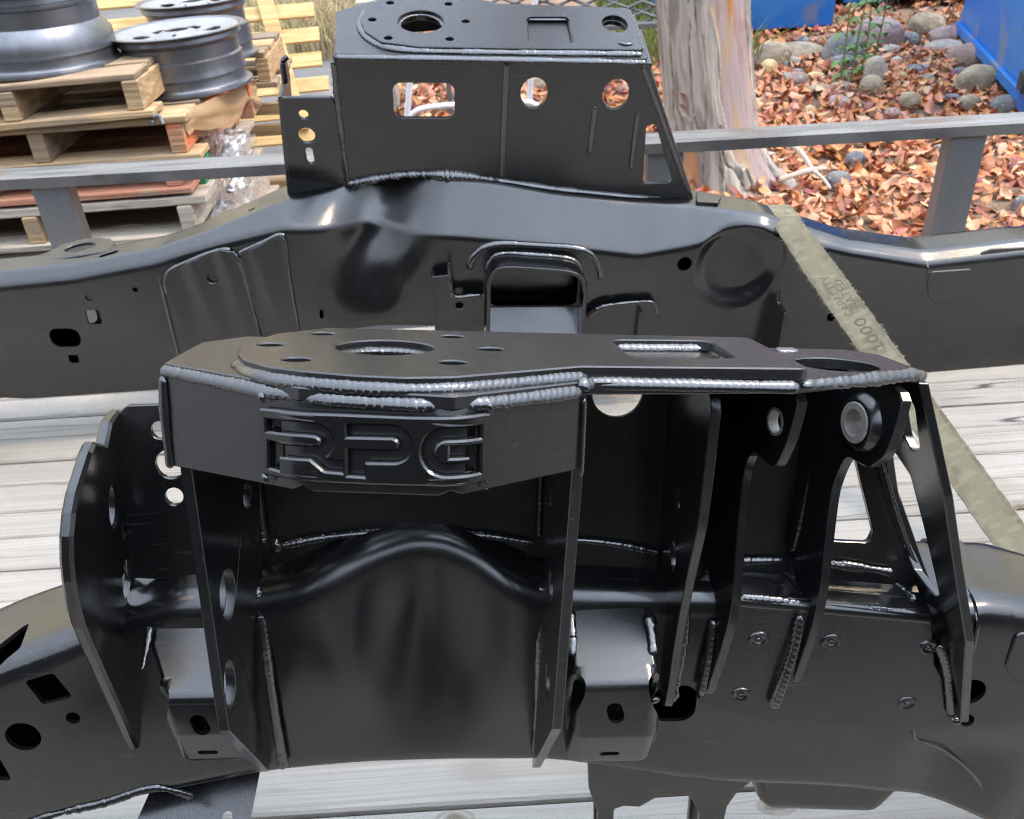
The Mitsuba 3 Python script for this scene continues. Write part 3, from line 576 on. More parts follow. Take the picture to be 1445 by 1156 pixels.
add(ST, 'face_plate', bent(face.difference(deep.intersection(letters)), -.006, 0), 'coat_flat', 25)
cl = cover.difference(letters.buffer(-.0002))
add(ST, 'lettered_cover', bent(cl, .0003, .0056, .0011), 'coat', 30, 'cover plate with the cut-out letters RPG')
def dv(s, w, h):
    p, n = path(np.array([s])); return np.r_[p[0] + n[0] * h, w]
for i, (s, w) in enumerate(((.088, -.0165), (.2185, -.0165), (.089, -.0628), (.2172, -.0585))):
    tw([dv(s - .0015, w + .003, .003), dv(s, w, .004), dv(s + .001, w - .0035, .003)], .0024, 40 + i, .004, up=(0, -1, 0), rough=.3)

# plates below the top
def chai(pts, k=2):
    pts = np.asarray(pts, float)
    for _ in range(k):
        n = np.roll(pts, -1, axis=0); pts = np.stack([.8 * pts + .2 * n, .2 * pts + .8 * n], 1).reshape(-1, 2)
    return Polygon(pts).buffer(0)
def ucon(u0, b=0.0, k=0.0, v0=.07, w0=0.0): return lambda v, w: u0 + b * (v - v0) + k * (w - w0)
lp = rnd(P((-.026, -.016), (-.030, -.07), (-.037, -.25), (.078, -.361), (.085, -.33), (.075, -.20), (.087, -.165), (.087, -.016)), .0015)
lp = lp.difference(unary_union([circ(-.002, -.170, .0155, 28, .0175), circ(-.021, -.226, .0125, 28, .0165), circ(.053, -.118, .008, 24, .010)]))
add(ST, 'side_plate', plate_vw(FT, lp, lambda v, w: -.1035 + .16 * np.clip((w + .25) / .18, 0, 1) * (v - .083), .007), 'coat')
rp = rnd(P((-.060, -.016), (-.063, -.06), (-.030, -.256), (.078, -.361), (.085, -.33), (.075, -.20), (.087, -.165), (.087, -.016)), .0015)
rp = rp.difference(unary_union([circ(.03, -.11, .007, 24), circ(.01, -.17, .012, 24), circ(.005, -.24, .012, 28)]))
add(ST, 'side_plate', plate_vw(FT, rp, ucon(.117), .007), 'coat')
g3 = chai([(-.0265, -.0165), (-.0215, -.07), (-.0170, -.1122), (.004, -.155), (.028, -.215), (.042, -.265), (.052, -.294), (.075, -.285), (.062, -.21), (.088, -.165), (.088, -.0165)])
g3 = g3.difference(unary_union([circ(.038, -.115, .006, 24, .009), circ(.045, -.160, .008, 24, .012)]))
add(ST, 'gusset', plate_vw(FT, g3, lambda v, w: .2165 - .006 * np.clip((w + .3) / .2, 0, 1), .007), 'coat')
g4 = chai([(-.0225, -.0165), (-.016, -.0509), (-.0036, -.0765), (.0069, -.0772), (.0239, -.0735), (.0317, -.0785), (.037, -.094), (.0375, -.1441), (.0335, -.2022), (.0640, -.296), (.078, -.28), (.06, -.21), (.087, -.165), (.087, -.0165)])
g5 = chai([(-.0225, -.0150), (-.0175, -.0471), (-.0118, -.0653), (-.0031, -.0733), (.0034, -.0783), (.0189, -.0772), (.0271, -.0759), (.0344, -.0898), (.0405, -.1111), (.0385, -.2046), (.0680, -.299), (.08, -.28), (.06, -.21), (.087, -.165), (.087, -.0150)])
add(ST, 'gusset', plate_vw(FT, g4.difference(circ(.003, -.0460, .0098, 30)), ucon(.2505, -.2), .007), 'coat')
add(ST, 'gusset', plate_vw(FT, g5.difference(circ(.0155, -.0485, .0115, 30)), ucon(.32, -.2), .007), 'coat')
lin = lathe([(.0078, -.0072), (.0078, .0002), (.0097, .0002), (.0097, -.0072), (.0078, -.0072)], 36)
c4 = V(.2505 - .2 * (.003 - .07), .003, -.0460); e4 = V(-.2, 1, 0) / np.hypot(1, .2); n4 = V(-1, -.2, 0) / np.hypot(1, .2)
add(ST, 'hole_sleeve', mapped(lin, lambda p: FT(c4 + p[:, :1] * e4 + p[:, 1:2] * V(0, 0, 1) + p[:, 2:] * n4)), 'cut_steel', 30, 'bare metal sleeve in the tab hole')
# bushing boss on the last tab, bare machined washer in front
bc = V(.0155, -.0485); un = np.array([-1.0, -.2, 0]) / np.hypot(1, .2)
def boss(prof, mat, name, label=None):
    q = lathe(prof, 44); c = V(.32 - .2 * (bc[0] - .07), bc[0], bc[1])
    e1, e2 = np.cross(un, V(0, 0, 1)), V(0, 0, 1); e1 /= np.linalg.norm(e1)
    add(ST, name, mapped(q, lambda p: FT(c + p[:, :1] * e1 + p[:, 1:2] * e2 + p[:, 2:] * un)), mat, 30, label)
boss([(.0094, -.009), (.0094, .0066), (.0098, .0070), (.0140, .0070), (.0146, .0066), (.0146, -.009)], 'cut_steel', 'bushing', 'bare machined bushing')
boss([(.0147, .0), (.0147, .0060), (.0165, .0058), (.0190, .0040), (.0205, .0015), (.0210, 0)], 'coat', 'bushing_weld')
g6o = P((-.008, -.0150), (-.0052, -.0954), (.0045, -.1518), (.0140, -.215), (.0593, -.3125), (.072, -.300), (.060, -.235), (.088, -.185), (.089, -.0150))
arch = rnd(P((.0473, -.1942), (.0400, -.1883), (.0385, -.1327), (.0400, -.0942), (.0571, -.081), (.0750, -.082), (.0836, -.1186), (.0873, -.1618), (.0751, -.1842)).buffer(0), .004)
up_w = rnd(P((.006, -.032), (.0300, -.032), (.0343, -.0625), (.0270, -.0720), (.0135, -.0660)), .004)
add(ST, 'end_plate', plate_vw(FT, rnd(g6o, .002).difference(unary_union([arch, up_w])), ucon(.355, 0, -.38, 0, -.016), .0075, .0009), 'coat')
# inner (inboard) plate, running on to the left as the back of the bucket
ip = P((-.2005, -.196), (-.2005, -.068), (-.192, -.0605), (-.128, -.0575), (-.120, -.016), (.352, -.016), (.4459, -.2103), (.40, -.205), (.15, -.202), (-.0949, -.202))
ip = rnd(ip, .004).difference(unary_union([circ(-.1692, -.0788, .0068), circ(-.1630, -.1048, .0112), circ(-.1618, -.1303, .0068), circ(.1715, -.0445, .0195, 44), rnd(P((.338, -.0985), (.3644, -.0948), (.3724, -.1175), (.3864, -.155), (.3835, -.1645), (.335, -.1625)), .004), rr(-.04, -.105, .048, -.052, .012)]))
add(ST, 'inner_plate', plate_uw(FT, ip, .085, .006, .0008), 'coat')
bw = P((.092, -.064), (.066, -.068), (.050, -.081), (.020, -.0705), (.010, -.0745), (-.004, -.086), (-.014, -.095), (-.021, -.106), (-.026, -.12), (-.0275, -.135), (-.0265, -.15), (-.023, -.168), (-.016, -.187), (-.004, -.210), (.012, -.238), (.030, -.266), (.046, -.291), (.062, -.317), (.076, -.338), (.0917, -.343), (.105, -.28), (.098, -.20), (.092, -.19))
bw = bw.buffer(-.004, quad_segs=8).buffer(.004, quad_segs=8).difference(unary_union([circ(.058, -.128, .0105, 30, .0155), circ(.079, -.155, .004, 20, .005), circ(.080, -.195, .0115, 30, .0155)]))
bwm = slab(bw, .009, .0022)
bwm = bwm.subdivide_to_size(.02) if hasattr(bwm, 'subdivide_to_size') else bwm
add(ST, 'bucket_wall', mapped(bwm, lambda p: FT(np.c_[-.2065 + p[:, 2] + .009 * (1 - sstep(.0, .09, p[:, 0])) - .003 * np.sin(np.clip((p[:, 1] + .34) / .28, 0, 1) * np.pi) * (1 - sstep(.02, .09, p[:, 0])), p[:, 0], p[:, 1]])), 'coat', 30, 'curved bucket wall with thick rounded edge')
tw([(-.0915, .0795, -.170), (-.0545, .081, -.161), (-.0112, .081, -.1565), (.0269, .081, -.156), (.0708, .081, -.158), (.112, .081, -.165)], .0045, 50, .0035, up=(0, -1, .8), rough=.25)
tw([(.128, .081, -.163), (.149, .081, -.162), (.1831, .081, -.166), (.212, .081, -.173)], .0035, 51, .004, up=(0, -1, .8), rough=.4)
tw([(.255, .080, -.178), (.2758, .080, -.179), (.312, .080, -.178)], .0040, 52, .0036, up=(0, -1, .8), rough=.3)
tw([(.326, .080, -.180), (.3402, .080, -.180), (.385, .080, -.185), (.406, .081, -.189)], .0046, 53, .004, up=(0, -1, .8), rough=.3)
tw([(-.0935, .078, -.165), (-.0975, .080, -.123), (-.0985, .080, -.07)], .0042, 54, .004, up=(1, -1, 0), rough=.25)
tw([(.1145, .080, -.160), (.1140, .080, -.115), (.1140, .080, -.07)], .0036, 55, .004, up=(-1, -1, 0), rough=.25)
tw([(.3165, .078, -.170), (.3200, .072, -.12), (.3230, .068, -.065)], .0062, 56, .0045, up=(-1, -.5, 0), rough=.1)
tw([(-.090, .077, -.166), (-.086, .078, -.167), (-.081, .078, -.165)], .0065, 57, .008, up=(0, -1, .5), rough=.6)
tw([(.352, .078, -.03), (.38, .079, -.09), (.405, .080, -.15), (.43, .08, -.195)], .004, 58, .004, up=(-1, -1, 0))
# beads down the outboard face of the rail
nb([(.1395, .010, .040), (.1435, -.004, .010), (.1455, -.007, -.036), (.1475, -.007, -.08), (.1500, -.006, -.122)], .0058, 60, .0038, up=(.6, -1, 0), name='weld_bead')
nb([(.3515, .006, .040), (.3525, -.004, .0), (.3525, -.005, -.05), (.353, -.005, -.118)], .0048, 61, .004, up=(-.6, -1, 0), rough=.3)
nb([(.3665, -.02, .02), (.3665, -.015, -.01), (.3665, -.010, -.04)], .0048, 62, .006, up=(.6, -1, 0), rough=.45)
nb([(.4640, .001, .03), (.4640, -.006, -.01), (.4625, -.008, -.045), (.460, -.007, -.062)], .0055, 63, .0045, up=(0, -1, .2), rough=.35)
nb([(.4870, -.002, .012), (.4855, -.008, -.02), (.4830, -.008, -.056)], .0052, 64, .004, up=(-.6, -1, 0))
nb([(.5525, -.009, .020), (.5515, -.012, -.005), (.5470, -.013, -.035), (.5425, -.011, -.068)], .0062, 65, .0042, up=(-.6, -1, 0), amp=.22)
nb([(.6700, -.009, -.01), (.680, -.010, -.03), (.6875, -.010, -.055), (.6945, -.009, -.080)], .0050, 66, .0036, up=(-.6, -1, 0))
nb([(.700, -.004, -.088), (.704, -.005, -.091), (.709, -.004, -.089)], .0055, 67, .007, rough=.6)
nb([(.5405, .055, fw(.54) + .004), (.555, .03, fw(.555) + .004), (.5605, .006, fw(.56) + .003)], .0045, 68, .004, up=(-.4, 0, 1))
nb([(.634, .055, fw(.634) + .004), (.645, .035, fw(.645) + .004), (.657, .012, fw(.657) + .003)], .0055, 69, .0042, up=(-.4, 0, 1), amp=.2)
rs = np.random.RandomState(5)
for u, v, n in ((.095, .012, 5), (.40, .012, 7), (.135, .0, 3)):      # weld spatter
    pts = [m3.Manifold.sphere(rs.uniform(.0007, .0014), 8).translate([u + rs.uniform(-.03, .03), v + rs.uniform(-.004, .012), float(n_top(u)) - .004 + rs.uniform(-.002, .003)]) for _ in range(n)]
    add(near, 'weld_spatter', mapped(trimesh.util.concatenate([unman(q) for q in pts]), RF), 'coat_weld', True)

# ------------------------------------------------------------------ far frame rail
f_face = smooth_tab([-1.1, -.9, -.7, -.585, -.4465, -.35, -.237, -.15, .03, .17, .34, .43, .5, .545, .636, .85, 1.017, 1.3, 1.5], [-.19, -.165, -.146, -.134, -.106, -.0735, -.046, -.056, -.062, -.0745, -.096, -.078, -.054, -.047, -.077, -.115, -.0955, -.08, -.08], .02)
f_top = smooth_tab([-1.1, -.9, -.7, -.585, -.4465, -.35, -.25, -.14, -.014, .1, .2, .33, .43, .55, .636, .71, .85, 1.017, 1.3, 1.5], [-.172, -.147, -.128, -.116, -.089, -.057, -.021, .0, .021, .012, -.006, -.02, -.024, -.030, -.056, -.078, -.097, -.077, -.062, -.062], .02)
f_bot = smooth_tab([-1.1, -.9, -.755, -.71, -.47, -.263, -.163, -.09, .006, .2, .4, .6, .89, 1.1, 1.5], [-.40, -.375, -.36, -.363, -.348, -.275, -.235, -.226, -.227, -.235, -.27, -.32, -.36, -.325, -.30], .03)
f_ch = smooth_tab([-1.1, -.4, -.3, -.15, .35, .43, .5, .55, 1.5], [.022, .022, .04, .06, .06, .05, .03, .022, .022], .02)
f_vb = smooth_tab([-1.1, -.4, -.2, .4, .55, 1.5], [.09, .09, .16, .16, .10, .09], .03)
def f_sec(d):
    def f(u):
        wf, wt, wb, c, vb = (float(q(u)) for q in (f_face, f_top, f_bot, f_ch, f_vb))
        return fillet([(d, wb + d), (d, wf - .4 * d), (c + .4 * d, wt - d), (vb - d, wt - d), (vb - d, wb + d)], [.014, .022, .018, .016, .014], 8, 16)
    return f
def f_disp(u, v, w):
    on = 1 - sstep(.05, .10, v)
    r = np.hypot(u - .512, (w + .114) * 1.02)
    d = .060 * gauss(u, w, -.092, -.040, .040, .075, -24) + .013 * (1 - sstep(.052, .078, r)) * (1 - sstep(.03, .06, v))
    d += .006 * gauss(u, w, -.09, -.155, .02, .02)
    return d * on
us = np.r_[np.linspace(-1.1, -.75, 20)[:-1], np.linspace(-.75, 1.1, 380), np.linspace(1.1, 1.5, 15)[1:]]
cuts = [cutter_uw(rr(-.5755, -.2138, -.5528, -.1882, .003), -.03, .2), cutter_uw(rr(-.643, -.2565, -.594, -.2215, .014), -.03, .2), cutter_uw(circ(-.5638, -.1655, .0058), -.03, .05), cutter_uw(rr(-.622, -.288, -.606, -.272, .002), -.03, .05),
        cutter_uw(circ(-.488, -.1518, .0042), -.03, .05), cutter_uw(slot(-.192, -.195, -.1925, -.205, .0032), -.03, .05), cutter_uw(circ(.420, -.110, .0125), -.03, .08), cutter_uw(rr(.092, -.186, .241, -.104, .012), -.03, .08), cutter_uw(circ(.700, -.212, .009), -.03, .05),
        cutter_uv(slot(-.54, .035, -.522, .042, .006), -.16, -.07), cutter_uv(slot(-.30, .06, -.295, .062, .0035), -.1, .02)]
add(far, 'rail_body', mapped(hollow(loft(us, f_sec(0), f_disp), loft(np.linspace(-1.098, 1.498, 260), f_sec(.004), f_disp), cuts), RR), 'coat', 28, 'deep pressed rail with a scooped dent and a rounded shoulder')
def fb(pts, r=.004, seed=0, pitch=.005, up=(0, -.8, .6), **kw): add(far, 'weld_bead', weld(RR(pts), r, pitch, up, seed, **kw), 'coat_weld')
# ear with a hole at the back of the left end
ear = rnd(P((-.72, .06), (-.70, .078), (-.652, .088), (-.634, .118), (-.6065, .130), (-.576, .127), (-.552, .112), (-.535, .086), (-.535, .05), (-.72, .05)), .006).difference(circ(-.596, .091, .0255, 36, .0195))
add(far, 'ear_plate', mapped(slab(ear, .006, .0012), lambda p: RR(np.c_[p[:, 0], p[:, 1], -.1215 + .16 * (p[:, 0] + .6) + p[:, 2]])), 'coat', 30, 'rounded ear with a large hole')
fb([(-.4445, .075, -.0885), (-.4440, .03, -.0885), (-.4460, -.001, -.118), (-.4435, -.001, -.20), (-.437, -.001, -.34)], .0032, 101, amp=.08)
for poly, v0 in ((P((-.4367, -.1344), (-.4279, -.1159), (-.341, -.0797), (-.3213, -.0838), (-.313, -.098), (-.292, -.31), (-.42, -.31), (-.4327, -.2651)), -.0045), (P((-.3119, -.0959), (-.3075, -.086), (-.2441, -.056), (-.236, -.064), (-.238, -.12), (-.2336, -.2267), (-.228, -.31), (-.285, -.31)), -.0042)):
    q = slab(rnd(poly, .003).difference(circ(-.361, -.131, .0078)), .0045, .0008)
    q = q.subdivide_to_size(.007)
    add(far, 'patch_plate', mapped(q, lambda p: RR(np.c_[p[:, 0], v0 + p[:, 2] + .0018 * (np.cos((p[:, 0] + .36 + .15 * (p[:, 1] + .1)) * 2 * np.pi / .055) - 1), p[:, 1]])), 'coat', 28)
fb([(-.437, -.003, -.16), (-.4367, -.003, -.134), (-.4279, -.004, -.1155), (-.385, -.004, -.097), (-.341, -.003, -.0795), (-.325, -.003, -.082)], .0046, 102, rough=.3)
fb([(-.325, -.003, -.084), (-.314, -.004, -.097), (-.309, -.004, -.14), (-.303, -.004, -.2), (-.296, -.004, -.27)], .0040, 103, rough=.3)
fb([(-.314, -.003, -.090), (-.3075, -.003, -.084), (-.27, -.003, -.068), (-.2441, -.003, -.0545), (-.237, -.003, -.060)], .0046, 104, rough=.3)
fb([(-.237, -.004, -.066), (-.238, -.004, -.12), (-.2335, -.004, -.2), (-.230, -.004, -.28)], .0024, 105, rough=.3)
fb([(-.432, -.003, -.165), (-.425, -.004, -.172), (-.428, -.003, -.186)], .007, 106, .009, rough=.7)
# open bracket in the middle
fb([(.056, -.002, -.118), (.062, -.002, -.095), (.0902, -.002, -.0705), (.16, -.002, -.0745), (.2363, -.002, -.0795), (.2626, -.002, -.0925), (.277, -.002, -.120), (.279, -.002, -.138)], .0062, 110, .012, amp=.08, rough=.2)
MB = far + '__open_bracket'
lip = np.array([(.0855, 0, -.128), (.0905, 0, -.108), (.103, 0, -.0915), (.16, 0, -.0955), (.222, 0, -.1005), (.240, 0, -.113), (.2445, 0, -.135)])
def strip(pts, v0, v1, t):
    p, _ = smooth_path(pts, .004, 2); p2 = [(a, c) for a, _, c in p]
    return plate_uw(RR, LineString(p2).buffer(t / 2, cap_style='flat'), v0, v1 - v0, .0008)
add(MB, 'hood', strip(lip, -.055, .004, .007), 'coat')
add(MB, 'weld_bead', weld(RR(lip + V(0, -.004, .006)), .0055, .008, (0, -.6, .8), 111, rough=.5), 'coat_weld')
add(MB, 'side', plate_vw(RR, P((-.055, -.115), (.003, -.115), (.003, -.33), (-.055, -.33)), ucon(.084), .006), 'coat')
add(MB, 'side', plate_vw(RR, P((-.052, -.125), (.003, -.125), (.003, -.33), (-.052, -.33)), ucon(.243), .006), 'coat')
add(MB, 'back', plate_uw(RR, sbox(.089, -.20, .244, -.10), .045, .004), 'coat')
add(MB, 'floor', mapped(slab(sbox(.091, 0, .243, .085), .005), lambda p: RR(np.c_[p[:, 0], -.002 - p[:, 1] * .66, -.192 - p[:, 1] * .75 + p[:, 2]])), 'coat')
w_ = P((-.006, -.1185), (.024, -.1150), (.026, -.148), (.033, -.156), (.070, -.1515), (.082, -.150), (.082, -.33), (.004, -.33))
add(MB, 'wing', plate_uw(RR, rnd(w_, .002).difference(circ(.040, -.170, .0065, 20)), -.030, .005), 'coat')
add(MB, 'wing_edge', plate_vw(RR, P((-.031, -.119), (.0, -.119), (.0, -.33), (-.031, -.33)), lambda v, w: -.006 - .045 * (w + .119), .005), 'coat')
add(MB, 'weld_bead', weld(RR([(.023, -.026, -.095), (.024, -.028, -.115), (.026, -.031, -.148), (.034, -.031, -.157), (.068, -.031, -.151), (.078, -.03, -.152)]), .0038, .005, (0, -1, .5), 112, rough=.5), 'coat_weld')
add(MB, 'wing', plate_uw(RR, rnd(P((.250, -.20), (.29, -.179), (.364, -.171), (.376, -.18), (.382, -.20), (.387, -.33), (.25, -.33)), .003), -.016, .005), 'coat')
add(MB, 'weld_bead', weld(RR([(.258, -.016, -.200), (.272, -.018, -.186), (.29, -.018, -.1775), (.33, -.018, -.1735), (.364, -.018, -.1695), (.376, -.018, -.179), (.381, -.017, -.196)]), .0042, .005, (0, -1, .5), 113, rough=.4), 'coat_weld')
add(MB, 'side', plate_vw(RR, P((-.03, -.185), (.0, -.185), (.0, -.33), (-.03, -.33)), ucon(.345), .006), 'coat')
add(far, 'tab_plate', plate_vw(RR, rnd(P((-.050, -.178), (-.012, -.1775), (.004, -.150), (.02, -.150), (.02, -.33), (-.066, -.33)), .002), ucon(.590, 0), .006), 'coat')
# seam and stamped panels at the right end
fb([(.8445, .08, -.0965), (.8455, .02, -.0985), (.8500, -.001, -.1165), (.8540, -.0015, -.132)], .0022, 120, amp=.08)
sp = rnd(P((.855, -.125), (.93, -.120), (.936, -.165), (.919, -.1850), (.886, -.1870), (.866, -.172), (.857, -.150)), .006)
add(far, 'stamped_panel', mapped(slab(sp, .003, .0014), lambda p: RR(np.c_[p[:, 0], -.0022 + .003 - p[:, 2], p[:, 1]])), 'coat')
add(far, 'stamped_panel', mapped(slab(rnd(P((.93, -.098), (.96, -.0865), (1.2, -.075), (1.2, -.092), (.98, -.1035)), .004), .003, .0014), lambda p: RR(np.c_[p[:, 0], .010 - p[:, 2], p[:, 1]])), 'coat')
add(far, 'foot_plate', mapped(slab(rnd(P((.44, .05), (.478, .05), (.495, .09), (.455, .105)), .003), .006), lambda p: RR(np.c_[p[:, 0], p[:, 1], -.0265 - .04 * (p[:, 0] - .44) + p[:, 2] + .002])), 'coat')

# ------------------------------------------------------------------ far shock tower, its flat inboard plate towards the camera
FTW = far + '__shock_tower'
VF = -.0859
fp = P((-.1238, -.0105), (.3289, -.0147), (.4568, -.2658), (.3258, -.252), (.2158, -.240), (.1199, -.222), (.0614, -.211), (.0038, -.209), (-.0654, -.216), (-.1238, -.230))
fp = rnd(fp, .003).difference(unary_union([rr(-.0413, -.1118, .0516, -.053, .014), circ(.1722, -.0673, .0206, 40, .0255), circ(.2980, -.0678, .0207, 40, .0255), rnd(P((.3545, -.1215), (.3690, -.1185), (.4185, -.2290), (.3675, -.2320)), .006)]))
add(FTW, 'inner_plate', plate_uw(RT, fp, VF, .006, .0009), 'coat_flat', 30, 'flat plate with a rounded window and two round holes')
mlow = [(-.128, .038), (-.040, .098), (.048, .114), (.125, .066), (.335, .0564), (.3375, -.086), (-.1215, -.086)]
fh = circ(.0025, -.003, .0345, 56); fbolts = unary_union([circ(.070 * math.cos(math.radians(x)), .070 * math.sin(math.radians(x)), .0062, 22) for x in (0, 50, 130, 180, 230, 310)])
fwin = rnd(P((.1640, .0180), (.2290, .0205), (.2295, -.0600), (.1615, -.0630)), .008); fov = circ(.2990, .001, .0195, 36, .027)
add(FTW, 'top_plate', plate_uv(RT, rnd(Polygon(mlow), .003).difference(unary_union([fh, fbolts, fov])), -.0165, .008, .0008), 'coat_flat')
md = Polygon([(-.0885, 0), (-.080, .040), (-.05, .078), (.0, .098), (.045, .098), (.068, .086), (.118, .058), (.331, .051), (.333, -.076), (.118, -.0775), (.0, -.0775), (-.055, -.066), (-.080, -.035)]).buffer(-.01).buffer(.01, quad_segs=8)
add(FTW, 'doubler_plate', plate_uv(RT, md.difference(unary_union([fh, fbolts, fwin, fov])), -.0083, .0085, .001), 'coat_flat')
def rw(pts, r=.004, seed=0, pitch=.005, up=(0, -.7, .7), **kw): add(FTW, 'weld_bead', weld(RT(pts), r * 1.3, pitch, up, seed, **kw), 'coat_weld')
rw([(-.052, .079, -.006), (-.082, .040, -.006), (-.0905, 0, -.006), (-.082, -.036, -.006), (-.056, -.0675, -.006), (-.02, -.078, -.006), (.05, -.0795, -.006), (.2, -.0795, -.006), (.330, -.078, -.006)], .0054, 130, .0052)
rw([(-.122, -.0862, -.0125), (.0, -.0872, -.0125), (.127, -.088, -.0125), (.25, -.088, -.0130), (.336, -.088, -.0135)], .0050, 131, .0055, rough=.15)
rw([(.1282, -.0868, -.018), (.1282, -.0868, -.10), (.1295, -.0868, -.222)], .0044, 132, .0055, up=(0, -1, 0))
rw([(.2690, -.0868, -.088), (.2690, -.0868, -.13), (.2695, -.0868, -.175)], .0042, 133, .0055, up=(0, -1, 0), amp=.2)
rw([(.3375, -.0868, -.097), (.3395, -.0868, -.15), (.3420, -.0868, -.203)], .0042, 134, .0055, up=(0, -1, 0), amp=.2)
rw([(-.1245, -.0855, -.02), (-.1255, -.0855, -.08), (-.1250, -.0855, -.15), (-.1245, -.0855, -.232)], .0048, 135, .0055, up=(-.5, -1, 0), rough=.3)
rw([(.3320, -.0840, -.02), (.368, -.0840, -.09), (.41, -.0840, -.172), (.455, -.0840, -.260)], .0046, 136, .005, up=(.8, -1, 0), rough=.15)
rw([(-.1238, -.088, -.231), (-.0654, -.088, -.218), (-.03, -.088, -.2125), (.0038, -.088, -.211), (.0614, -.088, -.213), (.1199, -.088, -.2235)], .0085, 137, .006, rough=.4)
rw([(.1199, -.088, -.2235), (.2158, -.088, -.2415), (.3258, -.088, -.2540), (.40, -.088, -.2635), (.462, -.088, -.2710)], .0080, 138, .006, rough=.25)
a = np.linspace(0, 2 * np.pi, 50)
rw(np.c_[.0025 + .0345 * np.cos(a), -.003 + .0345 * np.sin(a), np.full(50, -.0075)], .0042, 139, .005, up=(0, 0, 1), k=0)
rw([(.1655, .0195, -.005), (.2285, .0215, -.005)], .004, 140, .005, up=(0, -.5, 1))
rw([(.2300, .019, -.005), (.2310, -.02, -.005), (.2305, -.058, -.005)], .0034, 141, .005, up=(-.5, 0, 1))
rw([(.1635, .015, -.005), (.1615, -.02, -.005), (.1605, -.058, -.005)], .0028, 142, .005, up=(.5, 0, 1))
rw([(.296, -.055, .0), (.307, -.062, .0), (.318, -.058, .0)], .004, 143, .007, up=(0, 0, 1), rough=.7)
rw([(.336, .05, -.010), (.337, -.02, -.010), (.3375, -.082, -.011)], .004, 144, .006, up=(1, 0, .6), rough=.3)
add(FTW, 'side_plate', plate_vw(RT, P((-.085, -.0165), (.055, -.0165), (.06, -.20), (.0, -.30), (-.085, -.24)), ucon(-.124), .007), 'coat')
add(FTW, 'end_plate', plate_vw(RT, P((-.085, -.0165), (.052, -.0165), (-.01, -.22), (-.06, -.33), (-.085, -.27)), ucon(.333, 0, -.49, 0, -.0165), .007), 'coat')
for uu in (.266, .339):
    add(FTW, 'gusset', plate_vw(RT, rnd(P((-.085, -.0165), (.02, -.0165), (.012, -.075), (-.02, -.078), (-.04, -.10), (-.045, -.21), (-.085, -.26)), .003), ucon(uu), .007), 'coat')
mcor = np.array(mlow[:4])
for p, q in zip(mcor[:-1], mcor[1:]):
    L = np.linalg.norm(q - p); d = (q - p) / L
    add(FTW, 'face_plate', mapped(slab(sbox(0, -.070, L, -.013), .006), lambda z: RT(np.c_[p[0] + d[0] * z[:, 0] + d[1] * z[:, 2], p[1] + d[1] * z[:, 0] - d[0] * z[:, 2], z[:, 1]])), 'coat_flat')
fl = rnd(P((-.2090, -.0830), (-.2050, -.0800), (-.1345, -.0785), (-.1310, -.082), (-.1290, -.091), (-.1240, -.093), (-.1240, -.238), (-.14, -.250), (-.2200, -.266), (-.2150, -.17)), .002, 5).difference(unary_union([circ(-.1786, -.1085, .0074, 28), circ(-.1785, -.1450, .0132, 36), slot(-.1782, -.1730, -.1778, -.1905, .0058)]))
add(FTW, 'bucket_back', plate_uw(RT, fl, VF + .001, .006, .0012), 'coat', 30, 'upright flange with three holes')
q = slab(P((-.082, -.0805), (-.03, -.083), (-.02, -.070), (.004, -.070), (.02, -.10), (.02, -.22), (-.05, -.33), (-.085, -.27)), .007, .002)
add(FTW, 'bucket_wall', mapped(q, lambda p: RT(np.c_[-.2065 - .06 * (p[:, 1] + .082) * -1 - p[:, 2], p[:, 0], p[:, 1]])), 'coat')
add(FTW, 'bent_tab', mapped(tube([(-.2075, -.035, -.085), (-.2080, -.030, -.060), (-.2065, -.026, -.052), (-.2005, -.022, -.050)], .0045, 10, 2, step=.003), RT), 'coat')
rw([(-.220, -.086, -.266), (-.19, -.088, -.262), (-.16, -.088, -.256), (-.13, -.088, -.245)], .005, 145, .007, rough=.5)

# ------------------------------------------------------------------ ratchet strap over the far rail, down to the deck
strap = thing('tie_down_strap', 'frayed khaki strap running over the far frame rail down to the deck at right', 'strap')
SW = .052
STRAP_B = V(.6700, .8290, .0365); STRAP_M = .5 * STRAP_B + .5 * RR((.5885, .022, float(f_top(.59)) + .001))
ctr = [RR((.600, .104, -.30)), RR((.596, .1035, -.10)), RR((.594, .094, float(f_top(.594)) + .0035)), RR((.590, .034, float(f_top(.590)) + .0040)), RR((.5885, .022, float(f_top(.59)) + .001)), STRAP_M, STRAP_B, STRAP_B + (STRAP_B - STRAP_M) * .22]
ctr = np.array(ctr)
ss = np.r_[0, np.cumsum(np.linalg.norm(np.diff(ctr, axis=0), axis=1))]
sg = np.unique(np.r_[np.linspace(0, ss[-1], 220), np.linspace(ss[1] - .02, ss[4] + .02, 60)])
sc_ = np.stack([np.interp(sg, ss, ctr[:, i]) for i in range(3)], 1)
for _ in range(3): sc_[1:-1] = .25 * sc_[:-2] + .5 * sc_[1:-1] + .25 * sc_[2:]
st_ = np.gradient(sc_, axis=0); st_ /= np.linalg.norm(st_, axis=1, keepdims=True)
wd_free = np.cross(st_, V(.10, .52, -.85)); wd_free /= np.linalg.norm(wd_free, axis=1, keepdims=True)
wd_free *= np.sign(wd_free @ RR.A[0])[:, None]
bl = sstep(ss[4], ss[4] + .16, sg)[:, None]
wd = (1 - bl) * (RR.A[0] - (st_ @ RR.A[0])[:, None] * st_ * .6) + bl * wd_free; wd /= np.linalg.norm(wd, axis=1, keepdims=True)
nm = np.cross(wd, st_); nm /= np.linalg.norm(nm, axis=1, keepdims=True)
nm *= np.where((nm @ V(0, -.5, .85)) < 0, -1, 1)[:, None]
